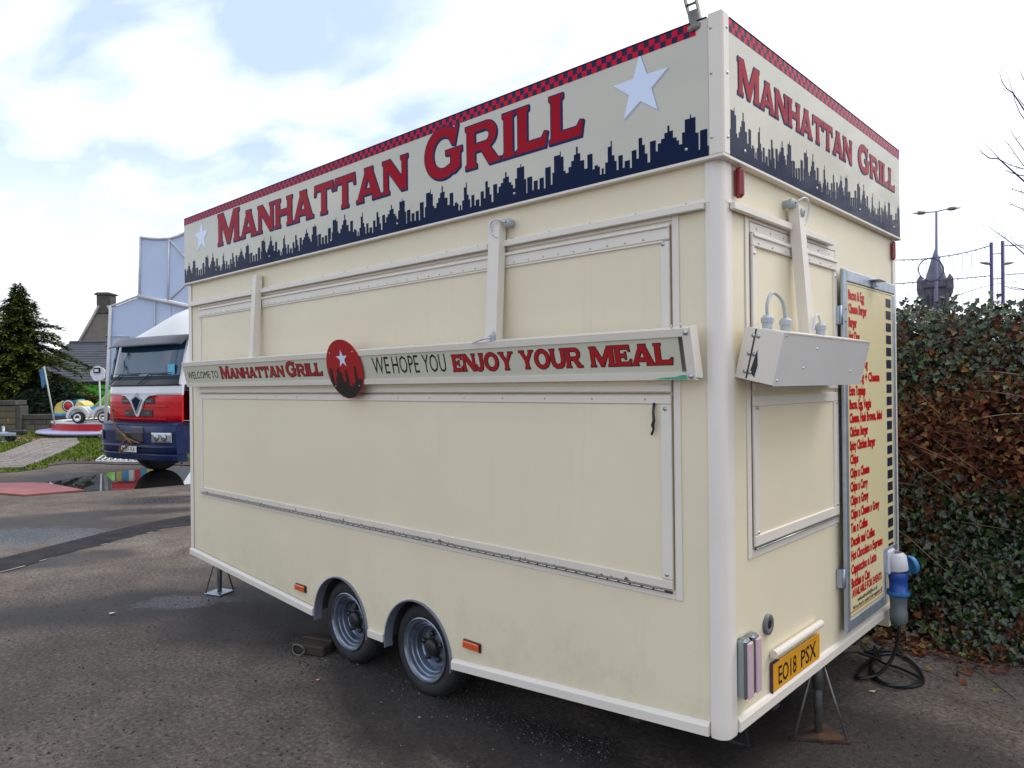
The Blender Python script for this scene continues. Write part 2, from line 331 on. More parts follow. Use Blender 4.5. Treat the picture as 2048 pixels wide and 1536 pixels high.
# ---------------------------------------------------------------- slab-serif lettering
s_, h_, k_ = 0.05, 0.075, 0.11
def arc(cx, cy, rx, ry, a0, a1, n):
    return [(cx+rx*math.cos(math.radians(a0+(a1-a0)*i/n)), cy+ry*math.sin(math.radians(a0+(a1-a0)*i/n))) for i in range(n+1)]
GL = {
 'I': (0.24, [(-s_,0),(.24+s_,0),(.24+s_,h_),(.24,k_),(.24,1-k_),(.24+s_,1-h_),(.24+s_,1),(-s_,1),(-s_,1-h_),(0,1-k_),(0,k_),(-s_,h_)], []),
 'L': (0.74, [(-s_,0),(.74,0),(.79,.30),(.72,.32),(.64,.2),(.24,.2),(.24,1-k_),(.24+s_,1-h_),(.24+s_,1),(-s_,1),(-s_,1-h_),(0,1-k_),(0,k_),(-s_,h_)], []),
 'H': (0.95, [(-s_,0),(.24+s_,0),(.24+s_,h_),(.24,k_),(.24,.41),(.71,.41),(.71,k_),(.71-s_,h_),(.71-s_,0),(.95+s_,0),(.95+s_,h_),(.95,k_),(.95,1-k_),(.95+s_,1-h_),(.95+s_,1),(.71-s_,1),(.71-s_,1-h_),(.71,1-k_),(.71,.59),(.24,.59),(.24,1-k_),(.24+s_,1-h_),(.24+s_,1),(-s_,1),(-s_,1-h_),(0,1-k_),(0,k_),(-s_,h_)], []),
 'T': (0.90, [(.33-s_,0),(.57+s_,0),(.57+s_,h_),(.57,k_),(.57,.81),(.83,.81),(.88,.66),(.95,.67),(.92,1.0),(.0-.02,1.0),(-.05,.67),(.02,.66),(.07,.81),(.33,.81),(.33,k_),(.33-s_,h_)], []),
 'N': (0.94, [(-s_,0),(.18+s_,0),(.18+s_,h_),(.18,k_),(.18,.66),(.72,0),(.94,0),(.94,1-k_),(.94+s_,1-h_),(.94+s_,1),(.76-s_,1),(.76-s_,1-h_),(.76,1-k_),(.76,.40),(.28,1),(-s_,1),(-s_,1-h_),(0,1-k_),(0,k_),(-s_,h_)], []),
 'M': (1.18, [(-s_,0),(.2+s_,0),(.2+s_,h_),(.2,k_),(.2,.62),(.51,0),(.67,0),(.94,.62),(.94,k_),(.94-s_,h_),(.94-s_,0),(1.18+s_,0),(1.18+s_,h_),(1.18,k_),(1.18,1-k_),(1.18+s_,1-h_),(1.18+s_,1),(.90,1),(.60,.38),(.29,1),(-s_,1),(-s_,1-h_),(0,1-k_),(0,k_),(-s_,h_)], []),
 'A': (1.0, [(-.06,0),(.26,0),(.26,h_),(.21,h_),(.26,.19),(.67,.19),(.72,h_),(.66,h_),(.66,0),(1.06,0),(1.06,h_),(1.0,h_),(.66,1-h_),(.68,1-h_),(.68,1),(.32,1),(.32,1-h_),(.36,1-h_),(.0,h_),(-.06,h_)], [[(.33,.35),(.60,.35),(.47,.70)]]),
 'R': (0.98, [(-s_,0),(.24+s_,0),(.24+s_,h_),(.24,k_),(.24,.37),(.44,.37),(.68,0),(1.02,0),(1.02,h_),(.95,h_),(.70,.41)] + arc(.60,.70,.31,.30,-62,90,9) + [(-s_,1),(-s_,1-h_),(0,1-k_),(0,k_),(-s_,h_)], [[(.24,.54),(.58,.54)] + arc(.58,.68,.12,.14,-80,80,5) + [(.58,.83),(.24,.83)]]),
 'G': (1.04, arc(.52,.5,.54,.53,48,300,22) + [(.86,.04),(1.0,.13),(1.0,.42),(1.05,.44),(1.05,.52),(.60,.52),(.60,.44),(.74,.42),(.74,.23)] + arc(.52,.5,.29,.33,295,52,14) + [(.78,.62),(.86,.60),(.96,.97),(.88,.98)], []),
 'E': (0.76, [(-s_,0),(.76,0),(.80,.30),(.73,.31),(.66,.18),(.24,.18),(.24,.42),(.46,.42),(.48,.33),(.55,.33),(.55,.67),(.48,.67),(.46,.58),(.24,.58),(.24,.82),(.62,.82),(.68,.7),(.75,.7),(.73,1),(-s_,1),(-s_,1-h_),(0,1-k_),(0,k_),(-s_,h_)], []),
 'O': (1.04, arc(.52,.5,.54,.53,0,345,23), [arc(.52,.5,.29,.34,0,340,17)]),
 'J': (0.56, [(.30-s_,1),(.30-s_,1-h_),(.30,1-k_),(.30,.30),(.22,.17),(.10,.2),(.04,.36),(-.05,.35),(-.04,.06),(.10,-.02),(.30,-.02),(.46,.06),(.54,.26),(.54,1-k_),(.54+s_,1-h_),(.54+s_,1)], []),
 'U': (0.94, [(-s_,1),(-s_,1-h_),(0,1-k_),(0,.36),(.1,.1),(.3,-.01),(.47,-.02),(.64,-.01),(.84,.1),(.94,.36),(.94,1-k_),(.94+s_,1-h_),(.94+s_,1),(.70-s_,1),(.70-s_,1-h_),(.70,1-k_),(.70,.4),(.64,.24),(.47,.17),(.30,.24),(.24,.4),(.24,1-k_),(.24+s_,1-h_),(.24+s_,1)], []),
 'Y': (0.96, [(.36-s_,0),(.60+s_,0),(.60+s_,h_),(.60,k_),(.60,.42),(.92,1-h_),(1.0,1-h_),(1.0,1),(.66,1),(.66,1-h_),(.70,1-h_),(.50,.58),(.28,1-h_),(.33,1-h_),(.33,1),(-.04,1),(-.04,1-h_),(.04,1-h_),(.36,.42),(.36,k_),(.36-s_,h_)], []),
}
def area(l): return sum(l[i][0]*l[(i+1) % len(l)][1] - l[(i+1) % len(l)][0]*l[i][1] for i in range(len(l)))/2
def grow(l, d):
    """offset a closed outline outwards by d"""
    if area(l) < 0: l = l[::-1]
    n = len(l); o = []
    for i in range(n):
        p, q, r = Vector(l[i-1]), Vector(l[i]), Vector(l[(i+1) % n])
        e1, e2 = (q-p), (r-q)
        if e1.length < 1e-9 or e2.length < 1e-9: o.append(tuple(q)); continue
        n1 = Vector((e1.y, -e1.x)).normalized(); n2 = Vector((e2.y, -e2.x)).normalized(); b = n1 + n2
        if b.length < 0.3: b = n1
        b.normalize(); c = max(0.5, b.dot(n1)); o.append(tuple(q + b*(d/c)))
    return o
def lay(words, x0, x1, base, big, small, gap=0.16, space=0.5, first_big=True):
    """place the letters of the words between x0 and x1; returns outlines in wall coordinates"""
    items = []; cur = 0.0
    for wi, wd in enumerate(words):
        for ci, ch in enumerate(wd):
            hgt = big if (ci == 0 and first_big) else small
            items.append((ch, cur, hgt)); cur += (GL[ch][0] + gap)*hgt
        cur += space*small
    cur -= (gap + space*1)*small
    k = (x1-x0)/cur; res = []
    for ch, cx, hgt in items:
        outl = [(x0 + (cx + a*hgt)*k, base + b*hgt) for a, b in GL[ch][1]]
        hol = [[(x0 + (cx + a*hgt)*k, base + b*hgt) for a, b in hh] for hh in GL[ch][2]]
        res.append((outl, hol))
    return res
def star(cx, cy, r, rot=0.0):
    o = []
    for i in range(10):
        a = math.radians(90 + 36*i) + rot; q = r if i % 2 == 0 else r*0.40
        o.append((cx + q*math.cos(a), cy + q*math.sin(a)))
    return o
SKY1 = [(.035,.62),(.012,.30),(.02,.50),(.02,.60),(.018,.74),(.012,.92),(.02,.76),(.02,.55),(.014,.45),(.018,.32),(.016,.62),(.03,.95),(.006,1.05),(.024,.95),(.016,.52),(.008,.05),(.04,.55),(.012,.10),(.032,.38),(.014,.08),(.034,.42),(.012,.06),(.042,.70),(.012,.12)]
SKY2 = [(.014,.48),(.045,.98),(.006,1.08),(.02,.90),(.014,.45),(.022,.36),(.02,.52),(.02,.68),(.016,.85),(.012,1.08),(.018,.86),(.028,.62),(.022,.34),(.036,.74),(.014,.26),(.022,.36),(.014,.30),(.012,.05),(.014,.22),(.010,.04),(.018,.36),(.020,.80),(.008,.95),(.016,.52),(.014,.34),(.012,.06),(.028,.46),(.012,.08),(.034,.26),(.012,.02),(.030,.50),(.014,.24),(.022,.80),(.016,.58),(.016,.32),(.016,.05)]
def skyline(x0, x1, zb, zlow, hgt, k=1.0, start=0):
    pts = [(x0, zb)]; x = x0; seq = (SKY1 + SKY2) if start == 0 else (SKY2 + SKY1); i = 0
    while x < x1 - 1e-6:
        wd, hh = seq[i % len(seq)]; i += 1
        xe = min(x1, x + wd*k); z = zlow + hh*hgt
        pts += [(x, z), (xe, z)]; x = xe
    pts.append((x1, zb)); o = []
    for p in pts:
        if not o or (abs(p[0]-o[-1][0]) + abs(p[1]-o[-1][1])) > 1e-6: o.append(p)
    return o
_txt = {}
def text_mesh(body, bold=0.0):
    """outline of a word in the built-in face, cap height 1, as (verts, faces, width)"""
    key = (body, bold)
    if key in _txt: return _txt[key]
    cu = bpy.data.curves.new('lettering', 'FONT'); cu.body = body; cu.size = 1.0; cu.offset = bold; cu.resolution_u = 2
    ob = bpy.data.objects.new('lettering', cu); COL.objects.link(ob)
    dg = bpy.context.evaluated_depsgraph_get(); me = bpy.data.meshes.new_from_object(ob.evaluated_get(dg))
    vs = [v.co.copy() for v in me.vertices]; fs = [tuple(p.vertices) for p in me.polygons]
    COL.objects.unlink(ob); bpy.data.objects.remove(ob); bpy.data.curves.remove(cu); bpy.data.meshes.remove(me)
    x0 = min(v.x for v in vs); x1 = max(v.x for v in vs); cap = 0.73
    vs = [((v.x-x0), v.y/cap) for v in vs]; _txt[key] = (vs, fs, x1-x0); return _txt[key]
def put_text(mb, body, fn, a0, a1, base, cap, bold=0.0, flip=False):
    vs, fs, wd = text_mesh(body, bold); k = (a1-a0)/wd
    P = [fn(a0 + x*k, base + y*cap) for x, y in vs]
    mb.add(P, [f[::-1] for f in fs] if flip else fs)

# ================================================================ SETTING
def ground_material():
    m = bpy.data.materials.new('worn_tarmac'); m.use_nodes = True; t = m.node_tree; p = t.nodes['Principled BSDF']
    g = t.nodes.new('ShaderNodeNewGeometry'); pos = g.outputs['Position']
    def N(scale, det=5, rough=0.55, dist=0.0):
        n = t.nodes.new('ShaderNodeTexNoise'); n.inputs['Scale'].default_value = scale; n.inputs['Detail'].default_value = det
        n.inputs['Roughness'].default_value = rough; n.inputs['Distortion'].default_value = dist; t.links.new(pos, n.inputs['Vector']); return n.outputs[0]
    def MA(op, a, b=None, clamp=False):
        n = t.nodes.new('ShaderNodeMath'); n.operation = op; n.use_clamp = clamp
        for i, v in enumerate((a, b)):
            if v is None: continue
            if isinstance(v, (int, float)): n.inputs[i].default_value = v
            else: t.links.new(v, n.inputs[i])
        return n.outputs[0]
    def MR(v, a, b, c=0.0, d=1.0):
        n = t.nodes.new('ShaderNodeMapRange'); t.links.new(v, n.inputs[0])
        for i, q in enumerate((a, b, c, d)): n.inputs[i+1].default_value = q
        return n.outputs[0]
    def MIX(f, a, b):
        n = t.nodes.new('ShaderNodeMix'); n.data_type = 'RGBA'
        if isinstance(f, (int, float)): n.inputs['Factor'].default_value = f
        else: t.links.new(f, n.inputs['Factor'])
        for k, v in (('A', a), ('B', b)):
            if isinstance(v, tuple): n.inputs[k].default_value = v + (1,)
            else: t.links.new(v, n.inputs[k])
        return n.outputs['Result']
    warp = N(1.6, 6, 0.65); warp2 = N(3.2, 7, 0.75)
    def blob(cx, cy, rx, ry, rot, soft=0.35, wob=0.9, warp=warp):
        q = t.nodes.new('ShaderNodeMapping'); q.vector_type = 'TEXTURE'
        q.inputs['Location'].default_value = (cx, cy, 0); q.inputs['Rotation'].default_value = (0, 0, rot); q.inputs['Scale'].default_value = (rx, ry, 1e3)
        t.links.new(pos, q.inputs[0]); l = t.nodes.new('ShaderNodeVectorMath'); l.operation = 'LENGTH'; t.links.new(q.outputs[0], l.inputs[0])
        d = MA('ADD', l.outputs['Value'], MA('MULTIPLY', MA('SUBTRACT', warp, 0.5), wob*2))
        return MR(d, 1.0-soft, 1.0+soft, 1.0, 0.0)
    big = N(0.35, 4); mid = N(2.3, 7, 0.65); fine = N(38, 4, 0.7); grit = N(120, 2, 0.6)
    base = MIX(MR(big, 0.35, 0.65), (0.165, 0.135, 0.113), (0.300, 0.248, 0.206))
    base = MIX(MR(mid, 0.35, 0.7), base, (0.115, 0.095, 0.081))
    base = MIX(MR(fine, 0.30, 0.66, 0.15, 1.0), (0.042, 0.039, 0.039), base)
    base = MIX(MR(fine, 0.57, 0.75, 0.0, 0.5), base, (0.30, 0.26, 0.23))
    vo = t.nodes.new('ShaderNodeTexVoronoi'); vo.inputs['Scale'].default_value = 42; t.links.new(pos, vo.inputs['Vector'])
    stone = MR(vo.outputs['Distance'], 0.12, 0.32, 1.0, 0.0)
    pick = MA('GREATER_THAN', N(9, 2), 0.55)
    base = MIX(MA('MULTIPLY', MA('MULTIPLY', stone, pick), 0.85), base, (0.028, 0.028, 0.032))
    def gp(x, y): v = gnd(x, y); return v.x, v.y
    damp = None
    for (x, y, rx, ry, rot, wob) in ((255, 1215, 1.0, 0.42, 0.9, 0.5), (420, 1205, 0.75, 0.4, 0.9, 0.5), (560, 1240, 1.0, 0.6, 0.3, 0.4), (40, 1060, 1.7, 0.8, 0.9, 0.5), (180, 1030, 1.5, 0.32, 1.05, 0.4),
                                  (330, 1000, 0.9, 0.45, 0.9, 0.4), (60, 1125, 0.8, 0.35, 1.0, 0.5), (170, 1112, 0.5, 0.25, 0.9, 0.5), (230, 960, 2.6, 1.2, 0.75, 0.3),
                                  (1000, 1480, 1.3, 0.35, 0.1, 0.6), (1650, 1500, 1.0, 0.6, 0.2, 0.5), (760, 1400, 0.9, 0.25, -0.4, 0.5)):  # this row: darker patches along the foot of the trailer
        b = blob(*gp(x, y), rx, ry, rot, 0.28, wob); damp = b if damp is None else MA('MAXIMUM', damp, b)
    wet = None
    for (x, y, rx, ry, rot) in ((372, 1203, 0.33, 0.15, 0.9), (20, 1075, 1.1, 0.5, 0.8), (320, 1000, 0.6, 0.22, 0.9)):
        b = blob(*gp(x, y), rx, ry, rot, 0.22, 1.3, warp2); wet = b if wet is None else MA('MAXIMUM', wet, b)
    speck = MR(N(24, 4, 0.7), 0.30, 0.62)
    wet = MA('MULTIPLY', wet, speck)
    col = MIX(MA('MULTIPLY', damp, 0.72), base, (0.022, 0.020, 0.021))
    col = MIX(MA('MULTIPLY', wet, 0.85), col, (0.045, 0.05, 0.06))
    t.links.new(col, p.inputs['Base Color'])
    rg = MA('SUBTRACT', 0.82, MA('MULTIPLY', damp, 0.30)); rg = MA('MULTIPLY', rg, MA('SUBTRACT', 1.0, MA('MULTIPLY', wet, 0.86)))
    t.links.new(rg, p.inputs['Roughness']); p.inputs['Specular IOR Level'].default_value = 0.25
    t.links.new(MA('ADD', 0.10, MA('MULTIPLY', wet, 0.5)), p.inputs['Specular IOR Level'])
    hgt = MA('ADD', MA('MULTIPLY', fine, 0.7), MA('MULTIPLY', MA('ADD', grit, MA('MULTIPLY', mid, 1.5)), 0.5))
    hgt = MA('MULTIPLY', hgt, MA('SUBTRACT', 1.0, MA('MULTIPLY', wet, 0.95)))
    b = t.nodes.new('ShaderNodeBump'); b.inputs['Strength'].default_value = 0.6; b.inputs['Distance'].default_value = 0.010
    t.links.new(hgt, b.inputs['Height']); t.links.new(b.outputs[0], p.inputs['Normal'])
    return m
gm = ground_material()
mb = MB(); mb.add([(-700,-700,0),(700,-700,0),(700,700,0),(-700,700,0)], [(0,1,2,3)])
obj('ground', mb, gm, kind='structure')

def sheet(name, pts, z, m, kind='structure', thick=0.0):
    mb = MB(); P = [(p.x, p.y) for p in pts]
    if area(P) < 0: P = P[::-1]
    if thick: mb.prism(P, lambda a, b, d: (a, b, d), z-thick, z)
    else: mb.poly(P, lambda a, b: (a, b, z))
    return obj(name, mb, m, kind=kind)
def rough_edge(pxs, amp, step, seed):
    """densify a pixel outline on the ground and roughen it"""
    rnd = random.Random(seed); P = [gnd(*p) for p in pxs]; o = []
    for i in range(len(P)):
        a, b = P[i], P[(i+1) % len(P)]; n = max(1, int((b-a).length/step))
        for k in range(n):
            q = a.lerp(b, k/n); o.append(q + Vector((rnd.uniform(-amp, amp), rnd.uniform(-amp, amp), 0)))
    return o
M['strip'] = mat('patch_tarmac', (0.026, 0.024, 0.027), 0.8, spec=.1, var=0.35, vscale=5, bump=0.35, bscale=90, dirt=(0.09, 0.08, 0.07), dscale=3, damt=0.5)
M['water'] = mat('puddle_water', (0.015, 0.014, 0.013), 0.015, spec=0.6)
M['wet_sand'] = mat('pale_crack_filler', (0.30, 0.27, 0.23), 0.8, var=0.3, vscale=10)
sheet('tarmac_strip', rough_edge([(-30,1130),(0,1118),(70,1100),(150,1080),(250,1055),(330,1039),(384,1030),(430,1022),(700,974),(700,988),(430,1042),(384,1052),(330,1058),(280,1070),(200,1091),(120,1110),(50,1133),(0,1146),(-30,1156)], 0.012, 0.12, 3), 0.004, 'strip')
# pale crumbled edge running along the near side of the strip
mb = MB(); rnd = random.Random(5); path = [gnd(*p) for p in [(-20,1152),(0,1146),(50,1133),(120,1111),(200,1092),(280,1071),(330,1059),(384,1053)]]
for i in range(len(path)-1):
    n = int((path[i+1]-path[i]).length/0.09)
    for k in range(n):
        if rnd.random() < 0.55: continue
        a = path[i].lerp(path[i+1], k/n); b = path[i].lerp(path[i+1], (k+1)/n); wd = rnd.uniform(.002, .012)
        d = (b-a).normalized(); q = Vector((-d.y, d.x, 0))*wd
        mb.add([a-q+Vector((0,0,.008)), b-q+Vector((0,0,.008)), b+q+Vector((0,0,.008)), a+q+Vector((0,0,.008))], [(0,1,2,3)])
obj('crumbled_edge', mb, 'wet_sand', kind='stuff')
# the long flooded rut, its pale rim, the red mat
pud = [(62,972),(100,964),(160,954),(230,944),(300,937),(384,931),(440,928),(520,926),(520,938),(440,955),(384,968),(330,973),(290,977),(240,980),(190,983),(130,986),(80,984)]
sheet('puddle', rough_edge(pud, 0.02, 0.25, 9), 0.004, 'water')
M['foamline'] = mat('pale_waterline', (0.42, 0.45, 0.52), 0.5, var=0.2, vscale=6)

M['grassg'] = mat('grass_turf', (0.06, 0.09, 0.012), 0.95, spec=.1, var=0.45, vscale=2.2, bump=0.6, bscale=40, col2=(0.11, 0.14, 0.02))
grass_px = [(-250,905),(-40,946),(30,944),(85,936),(128,922),(215,925),(300,926),(420,930),(420,876),(215,868),(85,863),(-250,868)]
GP = rough_edge(grass_px, 0.10, 0.5, 4)
sheet('grass', GP, 0.012, 'grassg')
M['mud'] = mat('mud', (0.065, 0.043, 0.032), 0.85, var=0.4, vscale=4, bump=0.8, bscale=14)
sheet('mud', rough_edge([(86,934),(128,920),(170,917),(215,918),(300,922),(420,926),(420,934),(300,930),(215,929),(150,927)], 0.10, 0.3, 8), 0.016, 'mud')
def inside(x, y, P):
    c = False; n = len(P)
    for i in range(n):
        a, b = P[i], P[i-1]
        if (a.y > y) != (b.y > y) and x < (b.x-a.x)*(y-a.y)/(b.y-a.y) + a.x: c = not c
    return c
WALK = [gnd(*p) for p in [(-120,925),(0,912),(75,881),(80,878),(152,879),(160,888),(122,908),(80,925),(44,939),(-120,941)]]
mb = MB(); rnd = random.Random(12); x0 = min(p.x for p in GP); x1 = max(p.x for p in GP); y0 = min(p.y for p in GP); y1 = max(p.y for p in GP); cnt = 0
while cnt < 17000:
    x = rnd.uniform(x0, x1); y = rnd.uniform(y0, y1)
    if not inside(x, y, GP) or inside(x, y, WALK): continue
    cnt += 1; a = rnd.uniform(0, PI); hh = rnd.uniform(.03, .085); wd = rnd.uniform(.012, .035); lx, ly = rnd.uniform(-.04,.04), rnd.uniform(-.04,.04)
    mb.add([(x-wd*math.cos(a), y-wd*math.sin(a), .012), (x+wd*math.cos(a), y+wd*math.sin(a), .012), (x+lx, y+ly, .012+hh)], [(0,1,2)])
M['blade'] = mat('grass_blade', (0.07, 0.11, 0.02), 0.7, spec=.15, island=[(0, (.04,.075,.008)), (.5, (.095,.15,.014)), (.85, (.14,.19,.02)), (1, (.2,.18,.05))])
obj('grass_blades', mb, 'blade', kind='stuff')

# ================================================================ THE TRAILER
T = thing('catering_trailer', 'cream fast food trailer with red lettered fascia, shutters closed, on twin wheels', 'trailer')
L, W = 4.6477, 2.2122
ZB, ZF, ZT = 0.365, 2.548, 3.075
front = lambda a, b, d: (a, -d, b)           # wall coordinates -> world; d = distance out of the long wall
endw = lambda a, b, d: (d, a, b)             # the same on the short wall
def strip_f(mb, x0, x1, z0, z1, d0, d1, b=0.003): mb.cbox(x0, x1, -d1, -d0, z0, z1, b)
def strip_e(mb, y0, y1, z0, z1, d0, d1, b=0.003): mb.cbox(d0, d1, y0, y1, z0, z1, b)
# long wall: tapered floor line and two wheel arches cut out
A1, A2, RA, ZC = -2.538, -1.805, 0.279, 0.252
def arch_pts(cx, r, zb):
    a = math.asin(max(-1, min(1, (zb-ZC)/r))); n = 18
    return [(cx - r*math.cos(a + (PI-2*a)*i/n), ZC + r*math.sin(a + (PI-2*a)*i/n)) for i in range(n+1)]
def zlow(x): return 0.24 + 0.125*max(0, (A1-RA-x)/(L+A1-RA)) if x < A1 else 0.24 + 0.125*max(0, (x-A2-RA)/(-A2-RA))
outl = [(-L, ZB)] + arch_pts(A1, RA, 0.24) + arch_pts(A2, RA, 0.24) + [(-.052, ZB), (-.052, ZF), (-L, ZF)]
mb = MB(); mb.prism(outl, front, -0.04, 0.0); obj('front_wall', mb, 'cream', T)
mb = MB(); mb.box(-0.04, 0.0, 0.074, W, ZB, ZF); obj('end_wall', mb, 'cream', T)
mb = MB(); mb.box(-L, -L+0.04, 0.04, W, ZB, ZF); obj('far_end_wall', mb, 'cream', T)
mb = MB(); mb.box(-L+0.04, -0.04, W-0.04, W-0.001, .23, ZF); obj('rear_wall', mb, 'cream', T)  # lower edge dropped to keep light from under the trailer
mb = MB(); mb.box(-L+.01, -.01, .01, W-.01, ZF+.35, ZF+.38); obj('roof', mb, 'trim', T)
mb = MB(); mb.box(-L+.045, -.045, .5, W-.045, .40, .44); mb.box(-L+.045, A1-RA-.03, .045, .495, .40, .44); mb.box(A2+RA+.03, -.045, .045, .495, .40, .44)
for yy in (.55, 1.6): mb.box(-L+.05, -.05, yy, yy+.06, .27, .395)
for yy in (.50, 1.70): mb.box(-L+.3, -.25, yy, yy+.012, .20, .268)  # low rails added to deepen the shade under the trailer
for xx in (-3.9, -3.2, -1.1, -.5): mb.box(xx, xx+.05, .1, 2.1, .25, .39)
for xx in (A1, A2): mb.tube([(xx, .2, .25), (xx, 2.0, .25)], .035, 8)
obj('chassis', mb, 'dark', T)
# wheel wells and the metal trims round the arches
for cx in (A1, A2):
    a = math.asin((0.235-ZC)/(RA)); mb = MB()
    mb.lathe([(RA+.003, .0405), (RA+.003, .36)], (cx, .0, ZC), (0,1,0), 22, True, -PI/2-a, PI/2+a)
    mb.lathe([(RA+.003, .36), (0.02, .36)], (cx, .0, ZC), (0,1,0), 22, True, -PI/2-a, PI/2+a)
    wa = obj('wheel_arch', mb, 'dark', T)
    mb = MB(); aa = math.asin((0.215-ZC)/RA)
    mb.lathe([(RA-.003, .044), (RA-.003, -.013), (RA+.004, -.013), (RA+.004, 0.0)], (cx, 0, ZC), (0,1,0), 26, False, -PI/2-(-aa), PI/2+(-aa))
    obj('arch_trim', mb, 'arch', wa)
# wheels
def wheel(cx):
    wm = MB(); R = .2525
    wm.lathe([(.172,.012),(.185,.002),(.215,-.003),(.238,.006),(.2495,.022),(.2525,.045),(.2525,.125),(.2495,.148),(.235,.165),(.18,.168)], (cx, .045, R), (0,1,0), 44)
    root = obj('wheel', wm, 'rubber', T)
    g = MB()
    for k in range(44):                                    # tread blocks
        a = 2*PI*k/44
        for j, yy in enumerate((.05, .085, .12)):
            a2 = a + (0.07 if j == 1 else 0); c, s = math.cos(a2), math.sin(a2); c2, s2 = math.cos(a2+.105), math.sin(a2+.105)
            P = [(cx + r*q, .045 + y, R + r*t2) for r in (.250, .2565) for (q, t2) in ((c, s), (c2, s2)) for y in (yy-.013, yy+.013)]
            g.add(P, [(0,1,3,2),(4,6,7,5),(0,4,5,1),(2,3,7,6),(0,2,6,4),(1,5,7,3)])
    obj('tread', g, 'rubber', root)
    r = MB(); prof_ = [(.1745,.012),(.1765,.002),(.1765,-.004),(.171,-.006),(.166,.006),(.153,.010),(.149,.030),(.146,.032),(.137,.030),(.133,.050),(.130,.052),(.121,.049),(.116,.078),(.108,.088),(.098,.086),(.090,.070),(.050,.068),(.048,.078)]
    for p_, q_ in zip(prof_[:-1], prof_[1:]): r.lathe([p_, q_], (cx, .045, R), (0,1,0), 44)
    obj('rim', r, 'rim', root)
    h = MB(); h.lathe([(.052,.075),(.05,.045),(.046,.036),(.03,.03),(0.001,.028)], (cx, .045, R), (0,1,0), 20)
    h.lathe([(.060,.0675),(.058,.064),(.050,.064)], (cx, .045, R), (0,1,0), 20)
    obj('hub', h, 'black', root)
    for k in range(5):
        a = 2*PI*k/5 + .35; n = MB(); n.lathe([(.0165,.07),(.0165,.052),(.012,.046),(0.001,.045)], (cx+.075*math.cos(a), .045, R+.075*math.sin(a)), (0,1,0), 8)
        obj('wheel_nut', n, 'black', root)
    v = MB(); v.tube([(cx-.11,.09,R+.08),(cx-.125,.058,R+.09)], .004, 6); obj('valve', v, 'black', root)
wheel(A1+.012); wheel(A2+.006)
for cx in (A1, A2):
    mb = MB(); mb.lathe([(.1,.0),(.235,.003),(.2525,.04),(.2525,.12),(.235,.16),(.1,.16)], (cx, 1.98, .2525), (0,1,0), 28); obj('wheel', mb, 'rubber', T)
# skirts: an L-shaped rail along the foot of the wall
def skirt(xa, xb):
    for_z = [(xa, zlow(xa)), (xb, zlow(xb))]; m = MB()
    prof = [(0.001,.052),(.012,.047),(.020,.036),(.020,.0),(0.001,-.003)]
    vs = [(x, -d, z + h) for (x, z) in for_z for (d, h) in prof]; n = len(prof)
    m.add(vs, [(i, i+1, n+i+1, n+i) for i in range(n-1)] + [tuple(range(n))[::-1], tuple(range(n, 2*n))])
    obj('skirt_rail', m, 'trim', T, recalc=True)
skirt(-L-.004, A1-RA-.014); skirt(A2+RA+.014, -.062)
m_ = MB(); m_.cbox(A1+RA+.014, A2-RA-.014, -.016, -.001, .238, .285, .004); obj('skirt_rail', m_, 'trim', T)
m_ = MB(); prof = [(0.001,.052),(.012,.047),(.020,.036),(.020,.0),(0.001,-.003)]
vs = [(d, y, ZB + .001 + h) for y in (.082, W+.01) for (d, h) in prof]; n = 5
m_.add(vs, [(i, i+1, n+i+1, n+i) for i in range(n-1)] + [tuple(range(n))[::-1], tuple(range(n, 2*n))]); obj('skirt_rail', m_, 'trim', T, recalc=True)
# rounded corner post
def corner_profile():
    r = .048; c = (.010-r, -.010+r); P = [(-.055, 0.0005), (-.055, -.0095), (-.0545, -.010), (-.053, -.010), (c[0]-.003, -.010)]
    P += [(c[0] + r*math.cos(a), c[1] + r*math.sin(a)) for a in [math.radians(-90 + 90*i/10) for i in range(11)]]
    return P + [(.010, c[1]+.003), (.010, .076), (.010, .0775), (.0095, .078), (0.0005, .078)]
mb = MB(); P = corner_profile(); zs = [(ZB-.010, .94), (ZB-.004, 1.0), (ZB+.05, 1.0), (ZF, 1.0)]; n = len(P); vs = []
for z, k in zs: vs += [(-.02 + (x+.02)*k, .02 + (y-.02)*k, z) for x, y in P]
mb.add(vs, [(j*n+i, j*n+(i+1) % n, (j+1)*n+(i+1) % n, (j+1)*n+i) for j in range(len(zs)-1) for i in range(n)], True); mb.add(vs[:n], [tuple(range(n))[::-1]])
obj('corner_post', mb, 'post', T, recalc=True)
mb = MB(); mb.cbox(-L-.008, -L+.045, -.008, -.0005, ZB+.055, ZF, .004); mb.cbox(-L-.009, -L-.0005, .002, .06, ZB+.055, ZF, .004); obj('corner_post', mb, 'post', T)
mb = MB(); mb.cbox(.0005, .008, W-.05, W+.006, ZB+.02, ZF, .003); obj('corner_post', mb, 'post', T)

